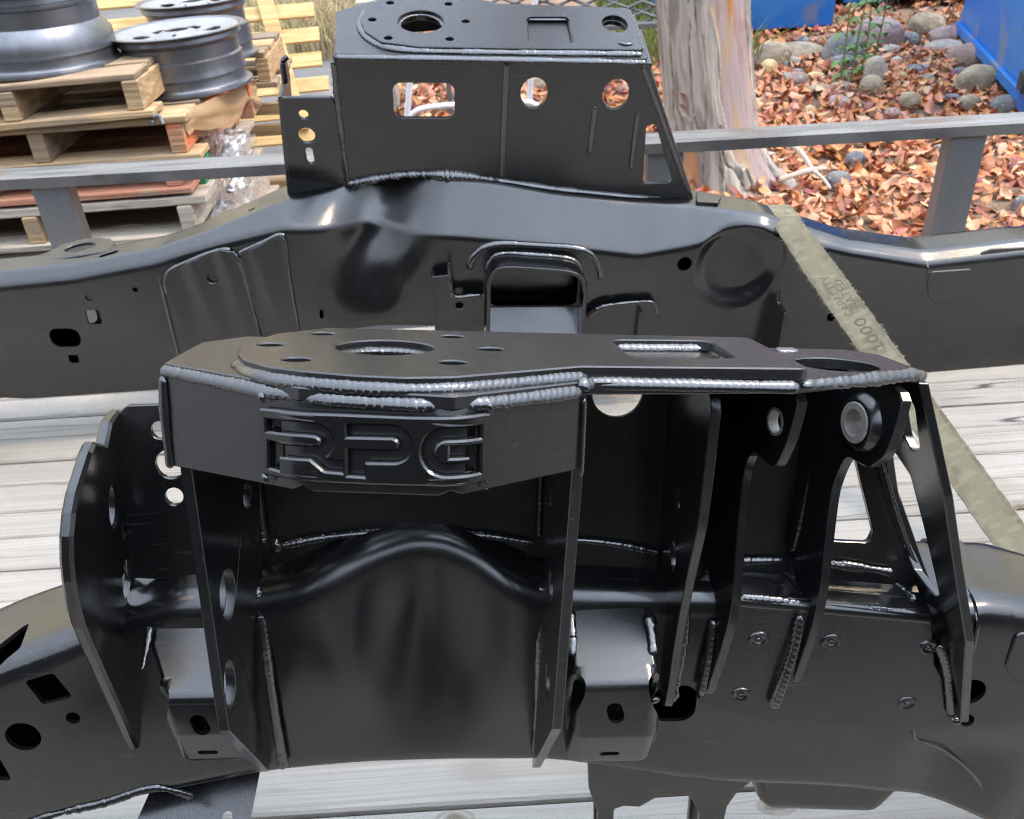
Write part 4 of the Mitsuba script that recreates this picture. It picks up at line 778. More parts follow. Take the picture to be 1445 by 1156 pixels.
across = np.linspace(-.5, .5, 9)
edge = .0012 * (meshkit.noise(np.c_[sg * 160, sg * 0, sg * 0], 3) - .5)
def strap_at(s, v, h=0.0):      # s along, v across from -.5 to .5, h off the surface
    o = np.stack([np.interp(s, sg, sc_[:, i]) for i in range(3)], -1); w = np.stack([np.interp(s, sg, wd[:, i]) for i in range(3)], -1); n = np.stack([np.interp(s, sg, nm[:, i]) for i in range(3)], -1)
    return o + w * (np.asarray(v)[..., None] * SW) + n * (np.asarray(h)[..., None] if np.ndim(h) else h)
rows = []
for h in (.0009, -.0009):
    rows.append(sc_[:, None] + wd[:, None] * (across[None, :, None] * SW + (np.sign(across) * (np.abs(across) > .45))[None, :, None] * edge[:, None, None]) + nm[:, None] * h)
N, K = len(sg), len(across)
v = np.vstack([rows[0].reshape(-1, 3), rows[1].reshape(-1, 3)]); i, j = np.meshgrid(np.arange(N - 1), np.arange(K - 1), indexing='ij')
A0, A1, B0, B1 = (i * K + j).ravel(), (i * K + j + 1).ravel(), ((i + 1) * K + j).ravel(), ((i + 1) * K + j + 1).ravel(); M_ = N * K
f = [np.c_[A0, A1, B1], np.c_[A0, B1, B0], np.c_[A0, B1, A1] + M_, np.c_[A0, B0, B1] + M_]
ii = np.arange(N - 1)
for e in (0, K - 1): f += [np.c_[ii * K + e, (ii + 1) * K + e, (ii + 1) * K + e + M_], np.c_[ii * K + e, (ii + 1) * K + e + M_, ii * K + e + M_]]
uvs = np.c_[np.repeat(sg, K), np.tile((across + .5) * SW, N)]
scene[strap + '__webbing'] = mikit.ply(trimesh.Trimesh(v, np.vstack(f), process=False), 'webbing', smooth=True, uv=np.vstack([uvs, uvs]))
rs = np.random.RandomState(11); hairs = []
for _ in range(900):
    s = rs.uniform(ss[3], ss[-1]); e = rs.choice([-.5, .5]); L = rs.gamma(2.0, .0016)
    b = strap_at(np.array([s]), np.array([e]))[0]; w = np.array([np.interp(s, sg, wd[:, q]) for q in range(3)]) * np.sign(e); t = np.array([np.interp(s, sg, st_[:, q]) for q in range(3)])
    dr_ = w + t * rs.uniform(-1, 1) + rs.normal(0, .5, 3); dr_ /= np.linalg.norm(dr_); c = rs.normal(0, .4, 3)
    hairs.append(tube([b, b + dr_ * L * .5 + c * L * .1, b + dr_ * L + c * L * .35], [.00028, .00022, .0001], 3))
scene[strap + '__frayed_threads'] = mikit.ply(trimesh.util.concatenate(hairs), 'thread', smooth=False); labels[strap + '__frayed_threads'] = {'kind': 'stuff'}
def print_text(txt, h, s0, v0, bold=False, squeeze=1.0):
    m = meshkit.text_mesh(txt, h, .0001, bold); p = np.asarray(m.vertices)
    q = strap_at(s0 - p[:, 0] * squeeze, v0 - p[:, 1] / SW, .00105 + p[:, 2])
    q = trimesh.Trimesh(q, m.faces, process=False); shape_fix(q); return q
sm = ss[4]
add(strap, 'print', print_text('CAPACITY', .0125, sm + .215, .04, squeeze=.95), 'ink', False)
add(strap, 'print', print_text('RATED', .0135, sm + .205, .34), 'ink', False)
add(strap, 'print', print_text('1000', .017, sm + .290, .22, True, 1.1), 'ink', False)

# ------------------------------------------------------------------ pallets, wheels, plastic wrap on the left
def pallet(label, x0, x1, y0, depth, ztop, yaw, deck, stringer, bottom, hs=.085, td=.020, ends=None, nb_=6, seed=0, tilt=0.0, str_x=None, cat='pallet', name='pallet'):
    q = np.random.RandomState(seed); k = thing(name, label, cat, 'wooden pallets in the leaning stack')
    rot = lambda m: rotz(mapped(m, lambda p: p + np.c_[0 * p[:, 0], 0 * p[:, 0], tilt * (p[:, 0] - x1)]), yaw, (x1, y0, 0))
    bw_ = depth / nb_
    for i in range(nb_):
        e = q.uniform(-.012, .012); yb = y0 + i * bw_ + q.uniform(0, .01)
        m = bx(x0 + q.uniform(-.01, .01), x1 + e, yb, yb + bw_ * q.uniform(.78, .9), ztop - td, ztop + q.uniform(-.003, 0), .003)
        m = mapped(m.subdivide_to_size(.09), lambda p: p + .004 * (np.stack([meshkit.noise(p * 14 + seed, j) for j in range(3)], -1) - .5))
        add(k, 'deck_board', rot(m), deck[i % len(deck)], False)
    for i, sx in enumerate(str_x or (x1 - .045, (x0 + x1) / 2, x0 + .005)):
        m = bx(sx, sx + .042, y0 + .004, y0 + depth, ztop - td - hs, ztop - td - .0005, .003)
        add(k, 'stringer', rot(m), (ends or [stringer])[i % len(ends or [stringer])], False)
    for yb in ((y0 - .004, y0 + depth * .5, y0 + depth - .1) if bottom else ()):
        m = bx(x0, x1 + q.uniform(.0, .03), yb, yb + .10, ztop - td - hs - .020, ztop - td - hs - .0005, .003)
        add(k, 'bottom_board', rot(m), bottom[0], False)
    return k
pallet('small brown pallet on top of the stack with a large wheel on it', -1.95, -.945, 2.48, .62, .402, 1.0, ['pallet_brown'], 'pallet_tan', ['pallet_tan'], .078, .020, None, 4, 1, .028, (-.985, -1.32, -1.75))
pallet('weathered pallet with an orange painted stringer end, second in the stack', -2.05, -.845, 2.5, .80, .281, 1.5, ['pallet_tan', 'pallet_brown', 'pallet_tan'], 'pallet_grey', ['pallet_tan'], .082, .022, ['pallet_orange', 'pallet_brown', 'pallet_brown'], 5, 2, .004, (-.905, -1.285, -1.75))
pallet('low pallet with faded red boards under the orange ended one', -2.05, -.90, 2.5, .8, .143, 1.5, ['pallet_red'], 'pallet_red', ['pallet_red'], .040, .020, None, 5, 3, .004)
pallet('grey weathered pallet just below the red boards', -2.05, -.855, 2.49, .85, .055, 1.5, ['pallet_grey'], 'pallet_grey', ['pallet_grey'], .082, .026, ['pallet_grey', 'pallet_tan', 'pallet_tan'], 5, 4, .004, (-.93, -1.375, -1.75))
pallet('brown pallet near the bottom of the stack behind the rail post', -2.05, -.84, 2.5, .85, -.080, 2, ['pallet_brown', 'pallet_grey'], 'pallet_grey', ['pallet_grey'], .10, .022, None, 5, 5, .0)
pallet('second lowest pallet of the stack, mostly hidden by the far frame rail', -2.05, -.84, 2.5, .85, -.225, 1, ['pallet_tan'], 'pallet_grey', ['pallet_grey'], .12, .022, None, 5, 6, .0)
pallet('lowest pallet of the stack standing on the asphalt', -2.05, -.84, 2.5, .85, -.390, 1, ['pallet_grey'], 'pallet_grey', ['pallet_grey'], .215, .022, None, 5, 7, .0)
# torn board end and a folded metal strap on the orange ended pallet, a green corner block, a cardboard scrap
k = thing('cardboard_scrap', 'torn brown cardboard hanging from the pallet corner under the wheels', 'cardboard')
g = np.random.RandomState(3); ug, vg = np.meshgrid(np.linspace(0, 1, 18), np.linspace(0, 1, 10), indexing='ij')
ragged = .05 + .06 * meshkit.noise(np.stack([ug * 6, ug * 0, ug * 0], -1), 4)
pc = np.stack([-.865 + .125 * ug + .02 * (meshkit.noise(np.stack([ug * 5, vg * 5, ug * 0], -1), 1) - .5), 2.53 + .40 * ug - .02 * np.sin(ug * 9) * vg, .2775 - vg * ragged * 1.0 + .012 * (meshkit.noise(np.stack([ug * 8, vg * 3, ug * 0], -1), 2) - .5)], -1).reshape(-1, 3)
i, j = np.meshgrid(np.arange(17), np.arange(9), indexing='ij'); a_, b_, c_, d_ = (i * 10 + j).ravel(), ((i + 1) * 10 + j).ravel(), ((i + 1) * 10 + j + 1).ravel(), (i * 10 + j + 1).ravel()
def sheet(pc, f, t=.002):
    m = trimesh.Trimesh(pc, f, process=False); n = np.asarray(m.vertex_normals); N = len(pc)
    e = np.vstack([f[:, [0, 1]], f[:, [1, 2]], f[:, [2, 0]]]); _, inv, cnt = np.unique(np.sort(e, 1), axis=0, return_inverse=True, return_counts=True); e = e[cnt[inv.ravel()] == 1]
    return trimesh.Trimesh(np.vstack([pc + n * t / 2, pc - n * t / 2]), np.vstack([f, f[:, ::-1] + N, np.c_[e[:, 1], e[:, 0], e[:, 0] + N], np.c_[e[:, 1], e[:, 0] + N, e[:, 1] + N]]), process=False)
scene[k] = mikit.ply(sheet(pc, np.vstack([np.c_[a_, b_, c_], np.c_[a_, c_, d_]])), 'cardboard', smooth=30)
k = thing('orange_block', 'orange sprayed wooden block at the back corner of the second pallet', 'wood block')
scene[k] = mikit.ply(rotz(bx(-.80, -.755, 2.86, 2.97, .17, .275, .004), 4, (-.80, 2.9, 0)), 'pallet_orange', smooth=False)
k = thing('steel_clip', 'bent steel strapping clip on the front edge of the second pallet', 'clip')
scene[k] = mikit.ply(tube([(-.935, 2.493, .262), (-.930, 2.488, .285), (-.915, 2.50, .287), (-.905, 2.493, .262)], .006, 8, 1), 'post_steel', smooth=30)
k = thing('green_block', 'green painted block end beside the red boards', 'wood block')
scene[k] = mikit.ply(bx(-.905, -.865, 2.60, 2.70, .028, .12, .004), 'green_paint', smooth=False)

def wheel(label, cx, cy, z, r0, rd, rb, h, seed, tilt=(0, 0), ns=8):
    k = thing('wheel_rim', label, 'wheel rim', 'bare grey wheels standing on the pallets')
    R = trimesh.transformations.rotation_matrix(math.radians(tilt[0]), (1, 0, 0)) @ trimesh.transformations.rotation_matrix(math.radians(tilt[1]), (0, 1, 0)) @ trimesh.transformations.rotation_matrix(seed, (0, 0, 1))
    def pl_(m):
        m = m.copy(); m.apply_transform(R); m.apply_translation((cx, cy, z)); return m
    b = rb
    prof = [(b - .030, .012), (b - .012, .004), (b - .004, 0), (b, .004), (b - .001, .010), (b - .012, .014), (b - .017, .022), (b - .0175, .040), (b - .012, .048), (b - .014, .058), (b - .016, h * .42), (rd + .006, h * .54), (rd, h * .57), (rd, h * .78), (rd + .004, h * .80), (r0 - .022, h * .83), (r0 - .016, h * .86), (r0 - .018, h * .92), (r0 - .012, h * .955), (r0 - .002, h * .975), (r0, h * .99), (r0 - .004, h), (r0 - .012, h * .995), (r0 - .024, h * .95), (rd - .006, h * .80), (rd - .006, h * .55), (b - .024, h * .40), (b - .026, .03), (b - .030, .012)]
    add(k, 'barrel', pl_(shape_fix(lathe(prof, 96))), 'wheel_paint', 35)
    dsk = circ(0, 0, r0 - .020, 72)
    for i in range(ns):
        a = 2 * math.pi * i / ns
        dsk = dsk.difference(shapely.affinity.rotate(rnd(P((.088, -.020), (.128, -.030), (.138, 0), (.128, .030), (.088, .020)), .008), math.degrees(a), (0, 0)))
        dsk = dsk.difference(circ(.056 * math.cos(a + .2), .056 * math.sin(a + .2), .007, 16)) if i % 2 else dsk
    dsk = dsk.difference(circ(0, 0, .036, 32))
    m = slab(dsk, .006, .001).subdivide_to_size(.03)
    m = mapped(m, lambda p: np.c_[p[:, 0], p[:, 1], p[:, 2] + h * .90 + .012 * np.cos(np.hypot(p[:, 0], p[:, 1]) / r0 * 6.0) * (np.hypot(p[:, 0], p[:, 1]) < r0)])
    add(k, 'disc', pl_(m), 'wheel_face', 30)
import shapely.affinity
wheel('large grey wheel on the top pallet at the left edge', -1.285, 2.72, .394, .196, .184, .224, .205, .3, (0, 1.6))
wheel('grey wheel in front on the second pallet, right of the large one', -.925, 2.86, .2795, .200, .168, .190, .168, .7, (0, -1.2))
wheel('grey wheel half hidden behind the middle one, only its upper rim showing', -.99, 3.30, .2795, .190, .16, .182, .190, 1.9, (0, -1.0))
pallet('third stack pallet at the back right, carrying the half hidden wheel', -2.0, -.79, 2.98 + .36, .42, .2785, 3, ['pallet_brown', 'pallet_tan'], 'pallet_tan', ['pallet_brown'], .082, .02, None, 3, 9, 0)

# crumpled stretch wrap hanging beside the stack
k = thing('plastic_wrap', 'crumpled clear plastic wrap hanging off the right side of the pallet stack', 'plastic wrap')
ug, vg = np.meshgrid(np.linspace(0, 1, 46), np.linspace(0, 1, 46), indexing='ij')
n1 = meshkit.fbm(np.stack([ug * 7, vg * 5, ug * 0], -1), 3, 5) - .5; n2 = meshkit.fbm(np.stack([ug * 11 + 3, vg * 4, ug * 0], -1), 3, 7) - .5
wx = -.99 + .24 * ug + .10 * n2 - .03 * vg; wy = 2.88 - .22 * ug + .22 * n1
wz = .16 - .09 * (ug - .55) ** 2 - vg * (.22 + .18 * meshkit.noise(np.stack([ug * 5, ug * 0, ug * 0], -1), 3)) + .05 * n2
i, j = np.meshgrid(np.arange(45), np.arange(45), indexing='ij'); a_, b_, c_, d_ = (i * 46 + j).ravel(), ((i + 1) * 46 + j).ravel(), ((i + 1) * 46 + j + 1).ravel(), (i * 46 + j + 1).ravel()
wp = np.stack([wx, wy, wz], -1).reshape(-1, 3)
scene[k + '__film'] = mikit.ply(trimesh.Trimesh(wp, np.vstack([np.c_[a_, b_, c_], np.c_[a_, c_, d_]]), process=False), 'wrap', smooth=False)
scene[k + '__inner_film'] = mikit.ply(trimesh.Trimesh(wp * [1, 1, 1] + V(.012, .05, .0) + .03 * (np.stack([meshkit.noise(wp * 20, q) for q in range(3)], -1) - .5), np.vstack([np.c_[a_, b_, c_], np.c_[a_, c_, d_]]), process=False), 'wrap', smooth=False)

# slatted frame of new lumber leaning behind the stack
k = thing('slatted_crate_side', 'leaning frame of new yellow slats with two cross boards behind the wheels', 'pallet')
org, up_, sl_ = V(0, 4.18, -.16), V(0, .50, .866), V(.985, .17, 0)
def lb(x0, x1, s0, s1, h0, h1, mat, name, skew=0):
    m = bx(x0, x1, s0, s1, h0, h1, .003)
    nrm = np.cross(sl_, up_); nrm /= np.linalg.norm(nrm)
    if nrm[1] > 0: nrm = -nrm
    add(k, name, mapped(m, lambda p: org + (p[:, :1] + skew * p[:, 1:2]) * sl_ + p[:, 1:2] * up_ + p[:, 2:] * nrm), mat, False)
for i in range(10):
    q = np.random.RandomState(40 + i)
    lb(-2.4, -.70 - .018 * i + q.uniform(-.01, .01), -.08 + i * .108, -.08 + i * .108 + .062, 0, .02, 'pallet_yellow', 'slat')
lb(-.915, -.845, -.03, 1.1, .021, .043, 'pallet_yellow', 'cross_board', -.20)
lb(-1.42, -1.33, .28, 1.1, .021, .043, 'pallet_tan', 'cross_board', -.05)
k = thing('small_crate', 'low tan slatted crate behind the plastic wrap', 'crate', None)
for i, z in enumerate((.03, -.05, -.20, -.27)):
    add(k, 'slat', bx(-1.05, -.80, 3.55, 3.57, z - .022, z + .022, .003), 'pallet_tan', False)
for x in (-1.05, -.84): add(k, 'upright', bx(x, x + .035, 3.571, 3.61, -.62, .06, .003), 'pallet_tan', False)
add(k, 'base', bx(-1.05, -.80, 3.61, 3.95, -.62, -.3, .003), 'pallet_brown', False)

# ------------------------------------------------------------------ tree, stones, leaves, dumpsters on the right
k = thing('dead_tree', 'thick bare tree trunk with peeling pinkish bark behind the trailer rail', 'tree')
zz = np.r_[np.linspace(-.75, .42, 330), np.linspace(.43, 4.2, 120)]; K = 300; th = np.linspace(0, 2 * np.pi, K, endpoint=False)
Zg, Tg = np.meshgrid(zz, th, indexing='ij')
def nz(fa, fz, o, seed, wob=0.0):      # noise round the trunk: fa features around, fz along
    w = wob * (meshkit.fbm(np.stack([np.cos(Tg) * 1.5, np.sin(Tg) * 1.5, Zg * 1.3], -1), 3, seed + 50) - .5)
    return meshkit.fbm(np.stack([np.cos(Tg + w) * fa, np.sin(Tg + w) * fa, Zg * fz + w * 2], -1), o, seed)
az = (Tg + np.pi) % (2 * np.pi) - np.pi      # angle; towards the camera is -pi / 2
side = sstep(-1.80, -1.50, az + .5 * (nz(1.5, 2.0, 3, 4) - .5)) * (1 - sstep(-.75, -.40, az + .5 * (nz(1.5, 3.0, 3, 6) - .5)))
m_ = nz(1.7, 1.5, 4, 21, 1.2) - .12 + .32 * side
bare = sstep(.525, .545, m_)                 # where the bark has flaked off
fur = nz(6.5, 1.6, 4, 31, .8); fine_ = nz(16, 5.0, 3, 33, .5); crk = np.abs(nz(5.0, .9, 3, 35, .7) - .5)
base = np.exp(-(Zg + .66) / .13)
rad = .203 - .004 * (Zg + .6) + base * (.075 + .045 * np.cos(Tg * 5 + 1.0) + .10 * np.maximum(np.cos(Tg + .45), 0) ** 3)
rad = rad + .030 * (nz(1.6, .55, 4, 3) - .5) + (1 - bare) * (.009 + .026 * (fur - .5) + .010 * (fine_ - .5) - .012 * (1 - sstep(0, .03, crk))) + bare * .006 * (fine_ - .5) + base * .04 * (nz(9, 9, 3, 41) - .5)
cxx = 1.075 - .125 * (Zg + .6); cyy = 4.30 + .03 * (Zg + .6)
L3 = lambda a, b, t: np.asarray(a) * (1 - t[..., None]) + np.asarray(b) * t[..., None]
col = L3((.37, .335, .285), (.20, .18, .155), sstep(.38, .62, fur)); col = L3(col, (.45, .40, .33), sstep(.55, .72, nz(8, 6, 3, 43)) * .5)
mauve = L3((.33, .265, .25), (.27, .165, .15), sstep(.42, .60, nz(1.8, 2.2, 4, 45, 1.0))); mauve = L3(mauve, (.38, .26, .15), sstep(.60, .66, nz(2.2, 2.4, 4, 47, 1.0)) * .7)
col = L3(col, mauve * (.9 + .2 * fine_[..., None]), bare); col = L3(col, (.50, .43, .33), (1 - sstep(0, .016, np.abs(m_ - .522))) * .8)
col = L3(col, (.38, .17, .06), sstep(.735, .76, nz(1.9, 1.9, 3, 61, .6)) * .8); col = L3(col, (.09, .075, .065), (1 - sstep(0, .012, crk)) * (1 - bare) * .75)
v = np.stack([cxx + rad * np.cos(Tg), cyy + rad * np.sin(Tg), Zg], -1).reshape(-1, 3); N = len(zz)
i, j = np.meshgrid(np.arange(N - 1), np.arange(K), indexing='ij'); A0, A1, B0, B1 = (i * K + j).ravel(), (i * K + (j + 1) % K).ravel(), ((i + 1) * K + j).ravel(), ((i + 1) * K + (j + 1) % K).ravel()
v = np.vstack([v, v[-K:].mean(0)]); jj = np.arange(K); vc = np.vstack([col.reshape(-1, 3), [[.3, .25, .2]]])
add(k, 'trunk', trimesh.Trimesh(v, np.vstack([np.c_[A0, A1, B1], np.c_[A0, B1, B0], np.c_[(N - 1) * K + jj, (N - 1) * K + (jj + 1) % K, np.full(K, N * K)]]), process=False), 'bark', True, color=np.clip(vc, .02, 1))
add(k, 'limb', tube([(.42, 4.43, 3.6), (.9, 4.6, 4.6), (1.2, 4.9, 5.8), (1.7, 5.1, 7.0)], [.13, .10, .07, .03], 14, 2, step=.1), 'dead_wood', 40)
add(k, 'limb', tube([(.38, 4.44, 3.9), (.0, 4.5, 4.9), (-.5, 4.9, 6.0)], [.14, .10, .04], 14, 2, step=.1), 'dead_wood', 40)
for pts, r in (([(1.18, 4.26, -.52), (1.34, 4.30, -.585), (1.42, 4.10, -.61), (1.36, 3.72, -.62), (1.30, 3.40, -.64)], [.05, .035, .024, .018, .012]), ([(1.20, 4.38, -.53), (1.36, 4.52, -.585), (1.50, 4.62, -.62)], [.05, .03, .012])):
    add(k, 'root', tube(pts, np.interp(np.linspace(0, 1, len(smooth_path(pts, .02, 2)[0])), np.linspace(0, 1, len(r)), r), 10, 2, step=.02), 'dead_wood', 40)
k = thing('fallen_branch', 'forked dry stick lying on the leaves right of the trunk', 'branch')
zb = -.52
scene[k + '__stem'] = mikit.ply(tube([(1.295, 3.96, zb), (1.40, 3.99, zb + .015), (1.46, 4.01, zb + .02), (1.535, 4.04, zb + .012)], [.011, .013, .014, .008], 9, 1), 'dead_wood', smooth=30)
scene[k + '__twig'] = mikit.ply(tube([(1.46, 4.01, zb + .02), (1.455, 4.14, zb + .05), (1.44, 4.28, zb + .06), (1.36, 4.40, zb + .05)], [.011, .013, .012, .009], 9, 1), 'dead_wood', smooth=30)
scene[k + '__twig_001'] = mikit.ply(tube([(1.46, 4.01, zb + .02), (1.49, 3.93, zb + .0), (1.50, 3.86, zb - .02)], [.011, .009, .006], 8, 1), 'dead_wood', smooth=30)

STN = [(1.95, 6.40, .138, .109, 'tan', 'pointed tan stone beside the trunk under the left blue container'), (2.18, 6.63, .204, .061, 'tan', 'flat tan stone under the lower edge of the left blue container'), (2.44, 6.42, .145, .120, 'grey', 'large rounded grey boulder below the gap between the containers'), (2.36, 6.20, .106, .058, 'grey', None),
       (2.81, 6.75, .180, .125, 'purple', 'large pinkish brown boulder behind the green seedlings'), (3.05, 6.75, .067, .052, 'grey', None), (3.28, 7.03, .134, .107, 'tan', 'tall pale boulder in the dark gap under the far blue container'), (3.35, 6.80, .157, .075, 'purple', 'long mauve boulder just left of the right blue container'), (3.21, 6.55, .143, .045, 'pale', 'long flat pale stone below the mauve boulder'),
       (3.20, 6.15, .140, .085, 'pink', 'pinkish tan boulder lying against the slanted container side'), (2.93, 5.50, .125, .105, 'tan', 'big brown boulder at the lower edge of the slanted container side'), (3.01, 5.87, .064, .046, 'blue_grey', None), (2.45, 5.84, .073, .086, 'pale', 'upright pale stone among the leaves below the seedlings'), (2.30, 5.50, .078, .080, 'tan', 'tan stone in front of the upright pale one'), (2.81, 6.02, .094, .037, 'blue_grey', 'flat blue grey stone in the middle of the leaves'),
       (2.75, 5.77, .068, .041, 'tan', 'tan stone right below the flat blue grey one'), (2.62, 5.86, .059, .032, 'yellow', None), (2.74, 6.21, .043, .038, 'pale', None), (2.41, 5.21, .066, .062, 'tan', 'round olive tan stone just above the rail, right of the middle'), (2.73, 5.14, .070, .057, 'tan', 'round tan stone above the rail near the right container'), (2.89, 5.02, .112, .060, 'grey', 'wide grey stone above the right end of the rail'), (2.68, 5.26, .063, .042, 'grey', None), (2.66, 5.51, .039, .026, 'pale', None), (2.61, 5.52, .035, .026, 'yellow', None),
       (1.88, 6.25, .062, .056, 'yellow', 'small yellow stone touching the trunk edge'), (1.98, 6.33, .059, .049, 'grey', None), (2.10, 6.43, .064, .040, 'pale', None), (1.95, 5.84, .078, .043, 'pink', 'flat pink stone right of the trunk'), (2.10, 5.96, .070, .035, 'yellow', None), (2.03, 6.11, .062, .030, 'blue_grey', None), (1.99, 5.57, .061, .037, 'tan', None), (2.03, 5.33, .072, .040, 'purple', 'mauve stone half sunk in the leaves above the rail'),
       (1.61, 4.07, .067, .050, 'grey', 'smooth grey stone below the rail beside the forked stick'), (1.79, 4.34, .050, .047, 'blue_grey', 'pointed grey stone just under the rail'), (2.05, 4.09, .054, .034, 'tan', 'tan stone left of the right rail post'), (2.24, 4.41, .036, .024, 'grey', None), (2.23, 3.58, .043, .042, 'grey', 'grey stone at the right edge right of the post'), (1.95, 3.48, .021, .018, 'pale', None), (2.24, 5.04, .064, .036, 'purple', None), (2.32, 5.78, .041, .027, 'pale', None), (3.21, 5.83, .091, .068, 'grey', None), (3.79, 7.4, .09, .116, 'pale', 'pale boulder at the top edge in the dark gap'),
       (1.55, 5.6, .05, .03, 'grey', None), (.35, 6.2, .10, .06, 'tan', None), (.05, 6.4, .12, .08, 'pale', 'pale boulder seen through the window of the far tower'), (-.2, 6.0, .08, .05, 'tan', None), (-.05, 5.9, .05, .03, 'pale', None), (.85, 5.9, .06, .04, 'pink', None)]
rq = np.random.RandomState(91)
for _ in range(34):
    x, y = rq.uniform(1.75, 3.4), rq.uniform(5.0, 7.0)
    if all(math.hypot(x - q[0], y - q[1]) > .8 * q[2] + .06 for q in STN) and x < 3.42 - .27 * (6.8 - y) - .1: STN.append((x, y, rq.uniform(.03, .075), rq.uniform(.022, .045), rq.choice(['grey', 'tan', 'pale', 'blue_grey', 'pink', 'yellow']), None))
for n_, (x, y, rw_, rh_, col, lab) in enumerate(STN):
    q = np.random.RandomState(n_ + 500); m = trimesh.creation.icosphere(4 if rw_ > .06 else 3)
    p = np.asarray(m.vertices); p = p * (1 + .42 * (meshkit.fbm(p * .9 + n_ * 3.1, 3, n_) - .5))[:, None]
    p = np.sign(p) * np.abs(p) ** .92
    sc = np.array([rw_ * .98, rw_ * .95 * q.uniform(.7, .95), rh_ * 1.12]); a = q.uniform(-.35, .35)
    p = p * sc; p = p @ np.array([[math.cos(a), math.sin(a), 0], [-math.sin(a), math.cos(a), 0], [0, 0, 1]])
    z = float(bed_h(np.array(x), np.array(y))) + rh_ * .48
    if lab is None:
        lab = 'small %s stone half buried in the fallen leaves' % col.replace('_', ' '); grp = 'small %s stones in the leaf bed' % col.replace('_', ' ')
    else: grp = 'river stones in the leaf bed'
    k = thing('river_stone', lab, 'stone', grp)
    scene[k] = mikit.ply(trimesh.Trimesh(p + V(x, y, z), m.faces, process=False), 'stone_' + col, smooth=True)

# leaves: those seen largest one by one, the rest as litter
def leaf_mesh(q):
    L, W = q.uniform(.024, .058), q.uniform(.011, .024); nu, nv = 6, 4
    u, v_ = np.meshgrid(np.linspace(-1, 1, nu), np.linspace(-1, 1, nv), indexing='ij')
    wd_ = np.sqrt(np.maximum(1 - np.abs(u) ** 2.2, .004)); x = u * L; y = v_ * wd_ * W
    c1, c2, tw_ = q.uniform(2, 20), q.uniform(-28, 34), q.uniform(-.9, .9)
    z = c1 * x ** 2 * q.choice([-1, 1]) * .8 + c2 * y ** 2 + tw_ * x * y * 12 + .004 * np.sin(x * 90 + q.uniform(0, 6))
    p = np.stack([x, y, z], -1).reshape(-1, 3)
    i, j = np.meshgrid(np.arange(nu - 1), np.arange(nv - 1), indexing='ij'); a, b, c, d = (i * nv + j).ravel(), ((i + 1) * nv + j).ravel(), ((i + 1) * nv + j + 1).ravel(), (i * nv + j + 1).ravel()
    return p, np.vstack([np.c_[a, b, c], np.c_[a, c, d]])
ql = np.random.RandomState(77)
VAR = [leaf_mesh(ql) for _ in range(18)]
plies = {(i, c): mikit.ply(trimesh.Trimesh(*VAR[i], process=False), 'leaf_%d' % c, smooth=True) for i in range(18) for c in range(5)}
def leaf_pose(q, x, y):
    Rm = trimesh.transformations.euler_matrix(q.normal(0, .42), q.normal(0, .42), q.uniform(0, 2 * math.pi))
    Rm[:3, 3] = (x, y, float(bed_h(np.array(x), np.array(y))) + q.uniform(.006, .05)); return Rm
pos = []
for _ in range(19000):
    x, y = ql.uniform(-.7, 4.6), ql.uniform(2.5, 9.0)
    if ql.rand() > np.clip(1.3 - .19 * (y - 3), .22, 1): continue
    if math.hypot(x - 1.05, y - 4.3) < .24: continue
    if meshkit.fbm(np.array([[x * .9, y * .9, 3.0]]), 3, 9)[0] < .33 and y > 4.6: continue
    pos.append((x, y))
pos = np.array(pos)
def project(p):
    d = np.asarray(p) - EYE; r = np.cross(FWD, UP); r /= np.linalg.norm(r); z = d @ FWD
    return z, d @ r / z, d @ UP / z
z_, sx_, sy_ = project(np.c_[pos, np.full(len(pos), -.58)])
seen = (sx_ > .2) & (sx_ < .58) & (sy_ > .205) & (sy_ < .40) & (sy_ > .21 - .02 * (sx_ > .35))
near_ids = set(np.argsort(np.where(seen, z_, 1e9))[:300].tolist())
LV, LF, LC, nl = [], [], [], 0
for n_, (x, y) in enumerate(pos):
    i, c = ql.randint(18), ql.choice(5, p=[.26, .24, .2, .16, .14]); M = leaf_pose(ql, x, y)
    if n_ in near_ids:
        k = numbered('fallen_leaf'); zone = ('above the trailer rail' if sy_[n_] > .325 else 'below the rail, left of its post') if sx_[n_] < .50 else 'right of the rail post'
        hue = ('rust brown', 'peach coloured', 'dark red brown', 'pale tan orange', 'orange brown')[c]
        labels[k] = {'label': 'curled %s dry leaf lying %s' % (hue, zone), 'category': 'leaf', 'group': '%s leaves %s' % (hue, zone)}
        scene[k] = {**plies[(i, c)], 'to_world': T(M.tolist())}
    else:
        p = VAR[i][0] @ M[:3, :3].T + M[:3, 3]; LV.append(p); LF.append(VAR[i][1] + nl); nl += len(p)
        LC.append(np.repeat([np.array(LEAF[c][0]) * .5 + np.array(LEAF[c][1]) * .5 + ql.normal(0, .015, 3)], len(p), 0))
pr('litter', {'type': 'mesh_attribute', 'name': 'vertex_color'}, 0.55, 0.4)
scene['leaf_litter'] = mikit.ply(trimesh.Trimesh(np.vstack(LV), np.vstack(LF), process=False), 'litter', smooth=True, color=np.clip(np.vstack(LC), .01, 1))
labels['leaf_litter'] = {'label': 'carpet of rust red dry leaves around the stones and trunk', 'category': 'leaves', 'kind': 'stuff'}

